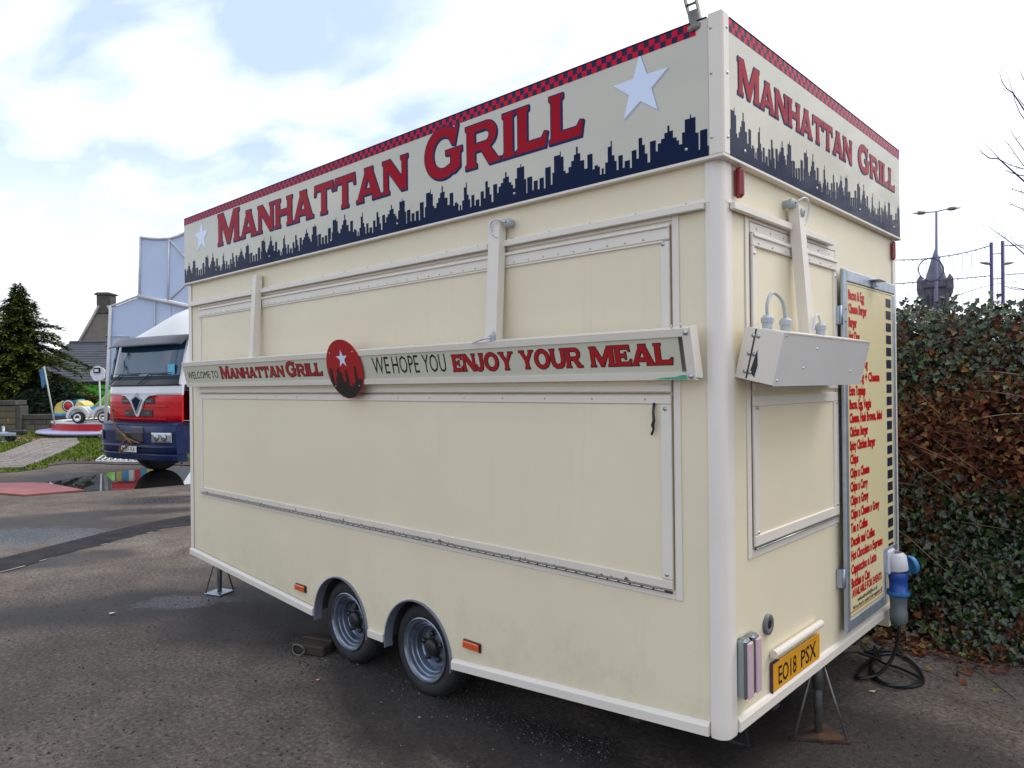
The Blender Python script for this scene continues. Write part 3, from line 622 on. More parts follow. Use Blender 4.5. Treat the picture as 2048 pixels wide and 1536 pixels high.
# ---- fascia boards
FD = .030
mb = MB(); strip_f(mb, -L-.022, -.024, ZF+.006, ZT, .002, FD, .002); fas = obj('fascia_board', mb, 'ivory', T)
mb = MB(); strip_e(mb, .024, W+.022, ZF+.006, ZT, .002, FD, .002); fas2 = obj('fascia_board', mb, 'ivory', T)
mb = MB(); mb.box(-L-.02, -L, .03, W+.02, ZF, ZT-.005); mb.box(-L, 0, W, W+.02, ZF, ZT-.005); obj('fascia_back', mb, 'trim', T)
mb = MB(); strip_f(mb, -L-.026, FD+.006, ZF-.006, ZF+.006, .0, FD+.006, .002); obj('fascia_lip', mb, 'trim', T)
mb = MB(); strip_e(mb, .001, W+.026, ZF-.006, ZF+.006, .001, FD+.006, .002); obj('fascia_lip', mb, 'trim', T)
mb = MB(); strip_f(mb, -.024, FD+.004, ZF+.007, ZT+.012, .0265, FD+.004, .004); strip_e(mb, -.026, .0235, ZF+.007, ZT+.012, 0, FD+.004, .004); obj('corner_angle', mb, 'trim', T)
mb = MB(); strip_f(mb, -L-.024, -.03, ZT, ZT+.006, 0, FD+.003, .002); obj('fascia_cap', mb, 'ckdark', T)
mb = MB(); strip_e(mb, .03, W+.024, ZT, ZT+.006, 0, FD+.003, .002); obj('fascia_cap', mb, 'ckdark', T)
mb = MB()
for z in (2.62, 2.86, 3.03): mb.lathe([(.006,0),(.005,.003),(0.001,.004)], (-.012, -FD-.004, z), (0,-1,0), 8); mb.lathe([(.006,0),(.005,.003),(0.001,.004)], (FD+.004, .004, z), (1,0,0), 8)
obj('rivets', mb, 'steel', T, kind='stuff')
def checker(parent, fn, a0, a1, z0, z1, pitch, d):
    red, dk = MB(), MB(); n = int(round((a1-a0)/pitch)); h = (z1-z0)/2
    for i in range(n):
        for j in (0, 1):
            x0, x1 = a0 + (a1-a0)*i/n, a0 + (a1-a0)*(i+1)/n; q = [(x0, z0+j*h), (x1, z0+j*h), (x1, z0+(j+1)*h), (x0, z0+(j+1)*h)]
            (red if (i+j) % 2 else dk).add([fn(a, b, d) for a, b in q], [(0,1,2,3)])
    obj('checker_squares', red, 'ckred', parent); obj('checker_squares', dk, 'ckdark', parent)
checker(fas, front, -L-.02, -.075, 3.024, 3.0735, .0258, FD+.0010)
checker(fas2, endw, .026, W+.02, 3.024, 3.0735, .0258, FD+.0010)
def lettering(parent, fn, glyphs, mred, d, outline=.006, sh=(.006, -.007), name='lettering'):
    o1, r1 = MB(), MB()
    for ol, hl in glyphs:
        for (dx, dz, dd) in ((sh[0], sh[1], d), (sh[0]*.5, sh[1]*.5, d+.0004), (0, 0, d+.0008)):
            g = grow(ol, outline); hs = [[(a, b) for a, b in grow(h, -outline)] for h in hl]
            o1.poly([(a+dx, b+dz) for a, b in g], lambda a, b: fn(a, b, dd), [[(a+dx, b+dz) for a, b in h] for h in hs])
        r1.poly(ol, lambda a, b: fn(a, b, d+.0014), hl)
    obj(name, r1, mred, parent); obj(name + '_outline', o1, 'shadow_print', parent)
D1 = FD + .0010
lettering(fas, front, lay(['MANHATTAN'], -4.055, -1.815, 2.778, .232, .186), 'pred', D1)
lettering(fas, front, lay(['GRILL'], -1.655, -.625, 2.778, .250, .210), 'pred', D1)
lettering(fas2, endw, lay(['MANHATTAN'], .105, 1.385, 2.812, .140, .118, gap=.14), 'pred', D1, .0045, (-.003, -.005))
lettering(fas2, endw, lay(['GRILL'], 1.49, 2.125, 2.812, .140, .120, gap=.14), 'pred', D1, .0045, (-.003, -.005))
M['starsh'] = mat('print_star_shadow', (.36, .37, .46), .1)
for (sx0, sz0, sr) in ((-4.352, 2.888, .125), (-.325, 2.898, .137)):
    mb = MB(); mb.poly(star(sx0, sz0, sr), lambda a, b: front(a, b, D1)); obj('star_print', mb, 'pstar', fas)
    mb = MB(); mb.poly(star(sx0+.006, sz0-.006, sr+.002), lambda a, b: front(a, b, D1-.0004)); obj('star_shadow_print', mb, 'starsh', fas)
mb = MB(); mb.poly(skyline(-L-.019, -.026, ZF+.008, 2.580, .143, .76, 0), lambda a, b: front(a, b, D1)); obj('skyline_print', mb, 'pdark', fas)
mb = MB(); mb.poly(skyline(.027, W+.019, ZF+.008, 2.586, .150, .62, 1), lambda a, b: endw(a, b, D1)); obj('skyline_print', mb, 'pdark', fas2)
mb = MB()
for x in (-4.1, -3.3, -2.55, -1.9, -1.02, -.12): mb.lathe([(.007,0),(.006,.003),(0.001,.004)], (x, -D1-.0004, 2.60), (0,-1,0), 8)
for y in (.15, .9, 1.5, 2.1): mb.lathe([(.007,0),(.006,.003),(0.001,.004)], (D1+.0004, y, 2.60), (1,0,0), 8)
obj('fascia_screws', mb, 'steel', T, kind='stuff')

# ---- hatches
def seam(fn, parent, segs, wd=.0026, d=.0012):
    for (a0, b0, a1, b1) in segs:
        m = MB()
        if abs(a1-a0) > abs(b1-b0): q = [(a0, b0-wd/2), (a1, b1-wd/2), (a1, b1+wd/2), (a0, b0+wd/2)]
        else: q = [(a0-wd/2, b0), (a0+wd/2, b0), (a1+wd/2, b1), (a1-wd/2, b1)]
        m.add([fn(a, b, d) for a, b in q], [(0,1,2,3)]); obj('panel_seam', m, 'seam', parent)
def hatch(fn, strip, parent, a0, a1, z0, z1, fw, top_extra, chip=False, name='serving_hatch', mid='trim'):
    """flap: sheet panel with a frame of four flat strips"""
    m = MB(); strip(m, a0+.004, a1-.004, z0+.004, z1-.004, .0005, .009, .002); root = obj(name, m, 'cream', parent)
    b = MB(); strip(b, a0, a1, z0, z0+fw, .003, .017); obj('frame_strip', b, 'chip' if chip else mid, root)
    b = MB(); strip(b, a0, a1, z1-fw-top_extra, z1, .003, .016); obj('frame_strip', b, mid, root)
    for q in ((a0, a0+fw), (a1-fw*1.3, a1)):
        b = MB(); strip(b, q[0], q[1], z0+fw+.0015, z1-fw-top_extra-.0015, .003, .0165); obj('frame_strip', b, mid, root)
    return root
def casing(fn, strip, parent, a0, a1, z0, z1, wd):
    """flat trim fixed to the wall round the flap"""
    for (p, q, r, s) in ((a0-wd, a0-.004, z0-wd, z1+wd), (a1+.004, a1+wd, z0-wd, z1+wd), (a0-.003, a1+.003, z1+.004, z1+wd), (a0-.003, a1+.003, z0-wd, z0-.004)):
        b = MB(); strip(b, p, q, r, s, .0003, .006, .0015); obj('casing_strip', b, 'trim', parent)
HX0, HX1 = -4.445, -.207
casing(front, strip_f, T, HX0, HX1, .882, 2.342, .034)
up = hatch(front, strip_f, T, HX0+.004, HX1-.004, 1.668, 2.332, .030, .030)
lo = hatch(front, strip_f, T, HX0+.004, HX1-.004, .888, 1.656, .036, .0, True)
b = MB(); strip_f(b, HX0+.03, HX1-.03, 2.262, 2.270, .016, .0185, .001); obj('drip_bead', b, 'trim', up)
b = MB(); strip_f(b, HX0, HX1, 2.318, 2.333, .0165, .024, .005); obj('hinge_rail', b, 'post', up)
seam(front, T, [(HX0+.002, 2.2665, HX1-.002, 2.2665), (HX0, 1.662, HX1, 1.662)], .003, .0172)
# piano hinge below the lower flap: knuckles one after another
mb = MB(); x = HX0+.005; hn = 0
mb.tube([(HX0+.005, -.015, .8770), (HX1-.005, -.015, .8770)], .0050, 6); hg = obj('piano_hinge', mb, 'black', lo)
M['knuckle'] = mat('hinge_knuckle', (.62,.62,.64), .35, .3)
mb = MB(); x = HX0 + .01
while x < HX1 - .06: mb.tube([(x, -.0195, .8790), (x+.046, -.0195, .8790)], .0026, 5); x += .056
obj('hinge_knuckles', mb, 'knuckle', lo, kind='stuff')
mb = MB()
for i in range(46):
    x = HX0 + .12 + i*(HX1-HX0-.24)/45
    mb.lathe([(.0045,0),(.004,.002),(0.0005,.003)], (x, -.0162, 2.285), (0,-1,0), 6)
    if i % 3 == 0: mb.lathe([(.0045,0),(.004,.002),(0.0005,.003)], (x, -.0162, 1.64), (0,-1,0), 6)
for (x, z) in ((HX1-.03, 2.255), (HX0+.02, 2.255), (HX1-.028, 1.602), (HX1-.028, .945)): mb.lathe([(.009,0),(.008,.003),(0.0005,.005)], (x, -.0168, z), (0,-1,0), 8)
obj('rivets', mb, 'steel', T, kind='stuff')
# end hatch
EY0, EY1 = .238, 1.196
casing(endw, strip_e, T, EY0, EY1, 1.038, 2.345, .036)
ue = hatch(endw, strip_e, T, EY0+.004, EY1-.004, 1.668, 2.300, .032, .018)
le = hatch(endw, strip_e, T, EY0+.004, EY1-.004, 1.046, 1.650, .044, .0, False)
b = MB(); strip_e(b, EY0+.004, EY1-.004, 2.302, 2.345, .001, .007, .002); obj('hinge_rail', b, 'trim', ue)
b = MB(); strip_e(b, EY0+.01, EY1-.01, 2.286, 2.302, .0165, .024, .005); obj('hinge_rail', b, 'post', ue)
seam(endw, T, [(EY0, 2.304, EY1, 2.304)], .004, .0074); seam(endw, T, [(EY0+.02, 2.244, EY1-.02, 2.244)], .004, .0172)
mb = MB(); mb.tube([(.014, EY0+.005, 1.0375), (.014, EY1-.005, 1.0375)], .0042, 6); obj('piano_hinge', mb, 'black', le)
mb = MB(); mb.tube([(.0185, EY0+.005, 1.039), (.0185, EY1-.005, 1.039)], .0024, 5); obj('hinge_pin', mb, 'steel', le)
mb = MB()
for y in [EY0+.06+i*.135 for i in range(7)]:
    for z, dd in ((2.325, .007), (2.265, .0162)): mb.lathe([(.006,0),(.005,.002),(0.0005,.003)], (dd, y, z), (1,0,0), 6)
for (y, z) in ((EY0+.02, 1.60), (EY0+.035, 1.60), (EY1-.03, 1.60), (EY0+.03, 1.10), (EY1-.03, 1.10), (EY0+.02, 2.22), (EY1-.03, 2.22)): mb.lathe([(.007,0),(.006,.003),(0.0005,.004)], (.0168, y, z), (1,0,0), 8)
obj('rivets', mb, 'steel', T, kind='stuff')
# dark gap on the hinge side of the end flap, as shut flaps have
seam(endw, T, [(EY0+.0015, 1.05, EY0+.0015, 2.30)], .005, .0065)
seam(front, T, [(HX1+.001, .89, HX1+.001, 2.33)], .0035, .0065)
seam(front, T, [(-L+.046, ZB+.05, -L+.046, ZF), (-.0565, ZB+.055, -.0565, ZF), (-L+.04, ZB+.0545, A1-RA-.02, zlow(A1-RA)+.0545)], .003, .0006)
seam(endw, T, [(.0795, ZB+.02, .0795, ZF)], .003, .0006)
# awning rails (angles) above the hatches
for (xa, xb) in ((-4.60, -3.535), (-3.43, -1.20), (-1.10, -.055)):
    b = MB(); strip_f(b, xa, xb, 2.362, 2.390, .012, .034, .002); strip_f(b, xa, xb+(.02 if xb > -.1 else 0), 2.385, 2.402, .0005, .0115, .002); obj('awning_rail', b, 'trim', T)
for (ya, yb) in ((.055, .605), (.70, 1.115)):
    b = MB(); strip_e(b, ya, yb, 2.362, 2.390, .012, .034, .002); strip_e(b, ya-(.025 if ya < .1 else 0), yb, 2.385, 2.402, .0005, .0115, .002); obj('awning_rail', b, 'trim', T)
mb = MB()
for i in range(20): mb.lathe([(.004,0),(.003,.006),(0.0005,.007)], (-4.5+i*.23, -.02, 2.3903), (0,0,1), 6)
for i in range(6): mb.lathe([(.004,0),(.003,.006),(0.0005,.007)], (.02, .08+i*.2, 2.3903), (0,0,1), 6)
obj('rail_screws', mb, 'dsteel', T, kind='stuff')

# ---- folded-down sign boxes on their arms
def quad_beam(mb, c0, c1, fn, a0, a1):
    """beam between wall distances: c = [(d,z)...] cross-section, swept along the wall from a0 to a1"""
    n = len(c0); vs = [fn(a0, z, d) for d, z in c0] + [fn(a1, z, d) for d, z in c0]
    mb.add(vs, [(i, (i+1) % n, n+(i+1) % n, n+i) for i in range(n)] + [tuple(range(n))[::-1], tuple(range(n, 2*n))])
tilt = math.radians(13)
def sec(d, z, up_, out_):       # local sign coordinates -> (distance out, height); up_ runs up the tilted face
    return (d + up_*math.sin(tilt) + out_*math.cos(tilt), z + up_*math.cos(tilt) - out_*math.sin(tilt))
SD, SZ = .072, 1.716            # foot of the sign's face
def sgn(a, u, o=0.0): d, z = sec(SD, SZ, u, o); return front(a, z, d)
SX0, SX1, SH = -4.545, -.070, .196
m = MB(); quad_beam(m, [sec(SD,SZ,.016,-.012), sec(SD,SZ,SH-.016,-.012), sec(SD,SZ,SH-.016,-.006), sec(SD,SZ,.016,-.006)], None, front, SX0+.012, SX1-.055)
sg = obj('sign_box', m, 'signface', T, recalc=True)
for (u0, u1) in ((0, .028), (SH-.030, SH)):
    m = MB(); quad_beam(m, [sec(SD,SZ,u0,-.05), sec(SD,SZ,u1,-.05), sec(SD,SZ,u1,.0), sec(SD,SZ,u0,.0)], None, front, SX0, SX1); obj('frame_rail', m, 'trim', sg, recalc=True)
m = MB(); quad_beam(m, [sec(SD,SZ,.0285,-.05), sec(SD,SZ,SH-.0305,-.05), sec(SD,SZ,SH-.0305,-.001), sec(SD,SZ,.0285,-.001)], None, front, SX0, SX0+.012); obj('end_plate', m, 'trim', sg, recalc=True)
m = MB(); quad_beam(m, [sec(SD,SZ,-.002,-.05), sec(SD,SZ,SH+.004,-.05), sec(SD,SZ,SH+.004,.004), sec(SD,SZ,-.002,.004)], None, front, SX1-.0005, SX1+.006)
quad_beam(m, [sec(SD,SZ,.0,.0015), sec(SD,SZ,SH,.0015), sec(SD,SZ,SH,.004), sec(SD,SZ,.0,.004)], None, front, SX1-.030, SX1-.001); obj('end_plate', m, 'trim', sg, recalc=True)
m = MB(); quad_beam(m, [sec(SD,SZ,.0,-.052), sec(SD,SZ,SH,-.052), sec(SD,SZ,SH,-.056), sec(SD,SZ,.0,-.056)], None, front, SX0, SX1); obj('back_plate', m, 'trim', sg, recalc=True)
m = MB()
for u in (.014, SH-.015): c = Vector(sgn(SX1-.014, u, .004)); m.lathe([(.011,0),(.011,.004),(.006,.005),(.006,.009),(0.001,.010)], c, Vector((0,-math.cos(tilt),-math.sin(tilt))), 8)
c = Vector(sgn(SX1-.045, SH, -.02)); m.tube([c, c+Vector((0,0,.022))], .004, 6); c = Vector(sgn(SX1-.085, SH, -.02)); m.tube([c, c+Vector((0,0,.015))], .003, 6)
obj('bolts', m, 'steel', sg, kind='stuff')
sfn = lambda a, b, d=0: sgn(a, b, -.006 + d)
def sign_letters(glyphs, outline, sh):
    o1, r1 = MB(), MB()
    for ol, hl in glyphs:
        for (dx, dz, dd) in ((sh[0], sh[1], .0008), (0, 0, .0012)):
            o1.poly([(a+dx, b+dz) for a, b in grow(ol, outline)], lambda a, b: sfn(a, b, dd), [[(a+dx, b+dz) for a, b in grow(h, -outline)] for h in hl])
        r1.poly(ol, lambda a, b: sfn(a, b, .0018), hl)
    obj('lettering', r1, 'pred2', sg); obj('lettering_outline', o1, 'pblack', sg)
def sx(px, py): # wall position of a pixel on the sign's face plane (about 0.1 m out)
    r = RT*((px-1024)/FPX) + UP*((768-py)/FPX) + FW; return CAM.x + r.x*((-.095-CAM.y)/r.y)
sign_letters(lay(['MANHATTAN'], sx(440,750), sx(565,745), .060, .087, .070, gap=.13), .0035, (.002, -.002))
sign_letters(lay(['GRILL'], sx(571,745), sx(641,742), .060, .093, .076, gap=.13), .0035, (.002, -.002))
sign_letters(lay(['ENJOY'], sx(904,735), sx(1024,725), .058, .084, .084, gap=.10), .0028, (.001, -.001))
sign_letters(lay(['YOUR'], sx(1039,730), sx(1161,722), .060, .084, .084, gap=.10), .0028, (.001, -.001))
sign_letters(lay(['MEAL'], sx(1180,725), sx(1341,715), .060, .084, .084, gap=.10), .0028, (.001, -.001))
for wd, pa, pb, bz_, cz_ in (('WELCOME TO', 374, 434, .064, .058), ('WE', 744, 777, .058, .1), ('HOPE', 783, 836, .058, .1), ('YOU', 844, 890, .058, .1)):
    m = MB(); put_text(m, wd, lambda a, b: sfn(a, b, .0012), sx(pa,745), sx(pb,742), bz_, cz_); obj('lettering', m, 'pblack', sg)
# roundel
RC, RU, RR = -2.322, .094, .176
def rfn(a, b, d=0): return sgn(RC + a, RU + b, .004 + d)
circ = [(RR*math.cos(2*PI*i/64), RR*math.sin(2*PI*i/64)) for i in range(64)]
m = MB(); m.prism(circ, lambda a, b, d: rfn(a, b, d), -.004, .004); rd = obj('roundel', m, 'pred2', sg)
m = MB(); m.poly(star(0.0, .062, .056), lambda a, b: rfn(a, b, .0052)); obj('star_print', m, 'pstar', rd)
prof = [(-.17,-.02),(-.155,-.02),(-.15,.045),(-.125,.045),(-.122,-.055),(-.105,-.055),(-.10,-.02),(-.082,.0),(-.08,.03),(-.055,.05),(-.052,.03),(-.03,.01),(-.028,-.04),(-.012,-.035),(.0,-.035),(.003,.03),(.025,.03),(.03,-.06),(.05,-.07),(.055,-.045),(.07,-.065),(.085,-.04),(.09,-.05),(.1,.05),(.115,.05),(.12,-.03),(.14,-.02),(.165,-.02)]
prof = [(a, b - .036) for a, b in prof]; rr = RR - .004; low = [p for p in prof if p[0]**2 + p[1]**2 < rr*rr]
a0 = math.atan2(low[0][1], low[0][0]); a1 = math.atan2(low[-1][1], low[-1][0])
a0 += 2*PI if a0 < 0 else 0; a1 += 2*PI if a1 < a0 else 0
bot = [(rr*math.cos(a1 + (a0 - a1)*i/30), rr*math.sin(a1 + (a0-a1)*i/30)) for i in range(31)]
ang0 = math.atan2(low[0][1], low[0][0]) % (2*PI); ang1 = math.atan2(low[-1][1], low[-1][0]) % (2*PI)
if ang1 < ang0: ang1 += 2*PI
arcp = [(rr*math.cos(ang1 + (ang0-ang1)*i/30), rr*math.sin(ang1 + (ang0-ang1)*i/30)) for i in range(31)]
m = MB(); m.poly(low + arcp, lambda a, b: rfn(a, b, .0052)); obj('skyline_print', m, 'pblack', rd)
m = MB()
for (a, b) in ((-.115,.1),(.115,.1),(-.12,-.1),(.12,-.1)): m.lathe([(.005,0),(.004,.002),(0.0005,.003)], Vector(rfn(a, b, .0045)), Vector((0,-1,0)), 6)
obj('screws', m, 'steel', rd, kind='stuff')
# green paint smear by the sign's right foot
m = MB(); m.poly([(-.25,.004),(-.2,.010),(-.15,.012),(-.12,.020),(-.09,.015),(-.045,.007),(-.04,.003),(-.12,.002)], lambda a, b: sgn(a, b, .0016)); obj('paint_smear', m, 'green', sg)
# arms
def arm(fn, a, wd, z0, z1, d0, d1, parent=T):
    m = MB(); c = lambda z, d, t: (d + t, z); hw = wd/2
    vs = [fn(a-hw, z1, d0), fn(a+hw, z1, d0), fn(a+hw, z1, d0+.045), fn(a-hw, z1, d0+.045), fn(a-hw, z0, d1), fn(a+hw, z0, d1), fn(a+hw, z0, d1+.045), fn(a-hw, z0, d1+.045)]
    m.add(vs, [(0,1,2,3),(4,7,6,5),(0,4,5,1),(1,5,6,2),(2,6,7,3),(3,7,4,0)])
    o = obj('sign_arm', m, 'trim', parent, recalc=True)
    m = MB(); m.add([fn(a-hw*.9, z1+.004, d0), fn(a+hw*.9, z1+.004, d0), fn(a+hw*.9, z1+.004, d0+.03), fn(a-hw*.9, z1+.004, d0+.03), fn(a-hw*.9, z1-.05, d0-.0), fn(a+hw*.9, z1-.05, d0), fn(a+hw*.9, z1-.05, d0+.05), fn(a-hw*.9, z1-.05, d0+.05)], [(0,1,2,3),(4,7,6,5),(0,4,5,1),(1,5,6,2),(2,6,7,3),(3,7,4,0)])
    obj('pivot_bracket', m, 'post', o, recalc=True); return o
ar1 = arm(front, -3.462, .055, 1.89, 2.485, .012, .050); ar2 = arm(front, -1.128, .072, 1.89, 2.490, .012, .050); ar3 = arm(endw, .640, .062, 1.885, 2.470, .012, .055)
def gland(p, axis, parent, r=.012, ln=.035):
    g = MB(); g.lathe([(r*.5,0),(r,.002),(r,ln*.45),(r*1.25,ln*.5),(r*1.25,ln*.8),(r*.7,ln),(r*.3,ln)], p, axis, 10, False); return obj('cable_gland', g, 'gland', parent)
def cord(pts, r, parent, m='cablew', n=6):
    q = MB(); P = [Vector(p) for p in pts]; out_ = []
    for i in range(len(P)-1):                               # smooth through the points
        p0, p1, p2, p3 = P[max(i-1,0)], P[i], P[i+1], P[min(i+2,len(P)-1)]
        for k in range(6):
            t = k/6; out_.append(0.5*((2*p1) + (p2-p0)*t + (2*p0-5*p1+4*p2-p3)*t*t + (3*p1-p0-3*p2+p3)*t**3))
    out_.append(P[-1]); q.tube(out_, r, n); return obj('lead', q, m, parent)
gland((-1.062,-.0,2.470), (0,-1,0), ar2, .018, .05); cord([(-1.062,-.05,2.470),(-1.10,-.075,2.485),(-1.14,-.07,2.47),(-1.14,-.065,2.43),(-1.10,-.062,2.40)], .005, ar2)
cord([(-1.10,-.10,1.96),(-1.115,-.11,1.935),(-1.17,-.13,1.915),(-1.20,-.14,1.905),(-1.15,-.13,1.92),(-1.10,-.12,1.925)], .005, ar2); gland((-1.10,-.105,1.905), (0,0,1), ar2, .013, .04)
gland((.0,.595,2.475), (1,0,0), ar3, .018, .05); cord([(.05,.597,2.475),(.075,.64,2.50),(.07,.70,2.475),(.065,.69,2.42),(.06,.66,2.385)], .005, ar3)
gland((.04,.645,2.44), (1,0,0), ar3, .016, .03)
# box sign on the end wall
BD, BZ = .150, 1.690
def bsec(u, o): return sec(BD, BZ, u, o)
m = MB(); quad_beam(m, [bsec(0,-.155), bsec(.198,-.155), bsec(.198,0), bsec(0,0)], None, endw, .11, 1.085); bx_ = obj('sign_box', m, 'trim', T, recalc=True)
m = MB(); quad_beam(m, [bsec(-.002,0.0005), bsec(.2,0.0005), bsec(.2,.004), bsec(-.002,.004)], None, endw, .107, 1.088); obj('cover_sheet', m, mat('grey_white_sheet', (.60,.585,.57), .45, var=.04, vscale=3), bx_, recalc=True)
m = MB(); quad_beam(m, [bsec(.198,-.09), bsec(.203,-.09), bsec(.203,.006), bsec(.198,.006)], None, endw, .115, 1.09); obj('lid_edge', m, 'post', bx_, recalc=True)
mc = lambda y, u, o: endw(y, bsec(u, o)[1], bsec(u, o)[0])
m = MB()
for (u, o) in ((.17,-.115),(.17,-.095),(.10,-.118),(.10,-.098),(.03,-.12),(.03,-.1)): m.lathe([(.008,0),(.008,.003),(.004,.004),(.004,.007),(.001,.008)], mc(.11, u, o), (0,-1,0), 8)
for (y, u) in ((.45,.15),(.35,.07),(.9,.06),(.125,.19),(.125,.02),(1.07,.17),(1.07,.02)): m.lathe([(.005,0),(.004,.002),(.0005,.003)], mc(y, u, .0045), (1,0,0), 6)
obj('screws', m, 'steel', bx_, kind='stuff')
m = MB(); q = [mc(.1085, .005, -.112), mc(.1085, .005, -.106), mc(.1085, .197, -.106), mc(.1085, .197, -.112)]; m.add(q, [(0,1,2,3)])
q = [mc(.1083, .03, -.100), mc(.1083, .015, -.078), mc(.1083, .06, -.074), mc(.1083, .12, -.088)]; m.add(q, [(0,1,2,3)]); obj('end_joint', m, 'black', bx_)
g1 = mc(.165, .199, -.09); g2 = mc(.30, .199, -.075); g3 = mc(.70, .199, -.085)
for g_ in (g1, g2, g3): gland(g_, (0,0,1), bx_, .020, .055)
cord([Vector(g1)+Vector((0,0,.05)), Vector(g1)+Vector((0,.0,.10)), Vector(g1)+Vector((.0,.05,.145)), Vector(g2)+Vector((0,-.03,.12)), Vector(g2)+Vector((0,0,.05))], .0065, bx_, 'gland', 8)
cord([Vector(g3)+Vector((0,0,.05)), Vector(g3)+Vector((0,-.02,.085)), Vector(g3)+Vector((0,-.055,.08)), Vector(g3)+Vector((0,-.085,.02))], .005, bx_)

# ---- menu door
DX = .046
dfr = MB()
for (y0, y1, z0, z1) in ((1.200, 1.245, .459, 2.262),): strip_e(dfr, y0, y1, z0, z1, .026, DX, .005)
door = obj('menu_door', dfr, 'galv', T)
for (y0, y1, z0, z1) in ((1.2465, 2.055, 2.200, 2.260), (2.010, 2.055, .770, 2.1985), (1.833, 2.055, .722, .7685), (1.795, 1.8315, .459, .7685), (1.2465, 1.7935, .459, .517)):
    b = MB(); strip_e(b, y0, y1, z0, z1, .026, DX, .005); obj('frame_rail', b, 'galv', door)
b = MB(); b.prism([(1.2465,.518),(1.7935,.518),(1.7935,.7695),(2.009,.7695),(2.009,2.199),(1.2465,2.199)], endw, .020, .0425); bd = obj('menu_board', b, 'menu', door)
seam(endw, bd, [(1.252, 2.190, 2.005, 2.190), (1.252, .527, 1.79, .527)], .003, .0430); seam(endw, bd, [(1.251, .527, 1.251, 2.19), (2.004, .775, 2.004, 2.19)], .003, .0430)
menu = [('Bacon & Egg', .245), ('Cheese Burger', .285), ('Burger', .125), ('Hot Dog', .165), ('Veg Burger', .21), ('Jumbo Hot Dog', .29), ('Hot Dog + Cheese', .49), ('Extra Toppings', .25), ('Bacon, Egg, Veggie', .34), ('Cheese, Hash Browns, Salad', .525), ('Chicken Burger', .285), ('Spicy Chicken Burger', .405), ('Chips', .125), ('Chips n Cheese', .30), ('Chips n Curry', .27), ('Chips n Gravy', .28), ('Chips n Cheese n Gravy', .46), ('Tea n Coffee', .26), ('Decafe tea/ Coffee', .375), ('Hot Chocolate n Expresso', .51), ('Cappuccino n Latte', .40), ('Bottles n Can', .285)]
tfn = lambda a, b: endw(a, b, .0436)
for i, (s, wd) in enumerate(menu):
    tr_ = MB(); put_text(tr_, s, tfn, 1.270, 1.270+wd, 2.116-.0690*i, .048, .05); obj('menu_line', tr_, 'menured', bd)
tr_ = MB(); put_text(tr_, 'AVAILABLE FOR EVENTS', tfn, 1.275, 1.755, .618, .040, .045); obj('menu_line', tr_, 'menured', bd)
for s, a0_, a1_, z_, c_ in (('mmbsouthmobile@live.co.uk', 1.36, 1.68, .582, .022), ('"All our food is cooked with vegetable oil"', 1.285, 1.765, .5545, .020)):
    tb = MB(); put_text(tb, s, tfn, a0_, a1_, z_, c_, .012); obj('menu_small_print', tb, 'pblack', bd)
b = MB(); b.add([tfn(1.245,.5455), tfn(1.775,.5455), tfn(1.775,.5495), tfn(1.245,.5495)], [(0,1,2,3)]); obj('red_rule', b, 'menured', bd)
for i in range(21):
    z = 2.142-.0690*i; zl = max(z-.024, .772); b = MB(); b.add([tfn(1.885,zl), tfn(1.978,zl), tfn(1.978,z+.024), tfn(1.885,z+.024)], [(0,1,2,3)]); obj('price_square', b, 'menusq', bd)
for z in (2.03, .73):
    b = MB(); strip_e(b, 1.174, 1.198, z-.045, z+.045, .001, .028, .003); b.tube([(.032,1.19,z-.047),(.032,1.19,z+.047)], .009, 8); obj('hinge', b, 'galv', door)
b = MB(); strip_e(b, 1.60, 1.72, 2.238, 2.243, DX, DX+.05, .001); strip_e(b, 1.635, 1.66, 2.205, 2.237, DX, DX+.025, .003); obj('door_catch', b, 'galv', door)
b = MB()
for z in (2.0, 2.06, .70, .76): b.lathe([(.006,0),(.005,.003),(.0005,.004)], (DX, 1.222, z), (1,0,0), 8)
obj('rivets', b, 'dsteel', door, kind='stuff')

# ---- lamps, plate, vent, strap
def lens_e(name, y0, y1, z0, z1, d, m, parent): b = MB(); strip_e(b, y0, y1, z0, z1, .001, d, .012); return obj(name, b, m, parent)
lens_e('marker_lamp', .108, .137, 2.415, 2.535, .04, 'redlens', T)
ml = lens_e('marker_lamp', 2.135, 2.160, 2.415, 2.528, .028, 'redlens', T)
for (x, z) in ((-2.985, .388), (-1.368, .392)):
    b = MB(); strip_f(b, x-.064, x+.064, z-.024, z+.024, .0005, .010, .004); q = obj('side_marker_lamp', b, 'black', T)
    b = MB(); strip_f(b, x-.058, x+.058, z-.019, z+.019, .0095, .022, .007); obj('amber_lens', b, 'amber', q)
for (y, z0, z1) in ((.108, .490, .722), (.180, .492, .722)):
    b = MB(); strip_e(b, y-.026, y+.026, z0, z1, .001, .045, .010); q = obj('rear_lamp', b, 'chrome', T)
    b = MB(); strip_e(b, y-.020, y+.024, z0+.004, z1-.012, .043, .054, .008); obj('lamp_lens', b, 'pinklens', q)
b = MB(); strip_e(b, .395, .915, .414, .532, .004, .014, .003); npl = obj('number_plate', b, 'plate', T)
pf = lambda a, c: endw(a, c, .0148)
for wd, ya, yb in (('EO18', .448, .640), ('PSX', .690, .868)): b = MB(); put_text(b, wd, pf, ya, yb, .435, .078, .012); obj('plate_lettering', b, 'pblack', npl)
b = MB(); strip_e(b, .389, .394, .412, .534, .001, .016, .002); strip_e(b, .394, .46, .5325, .537, .001, .016, .002); obj('plate_edge', b, mat('maroon_edge', (.07,.02,.04), .5), npl)
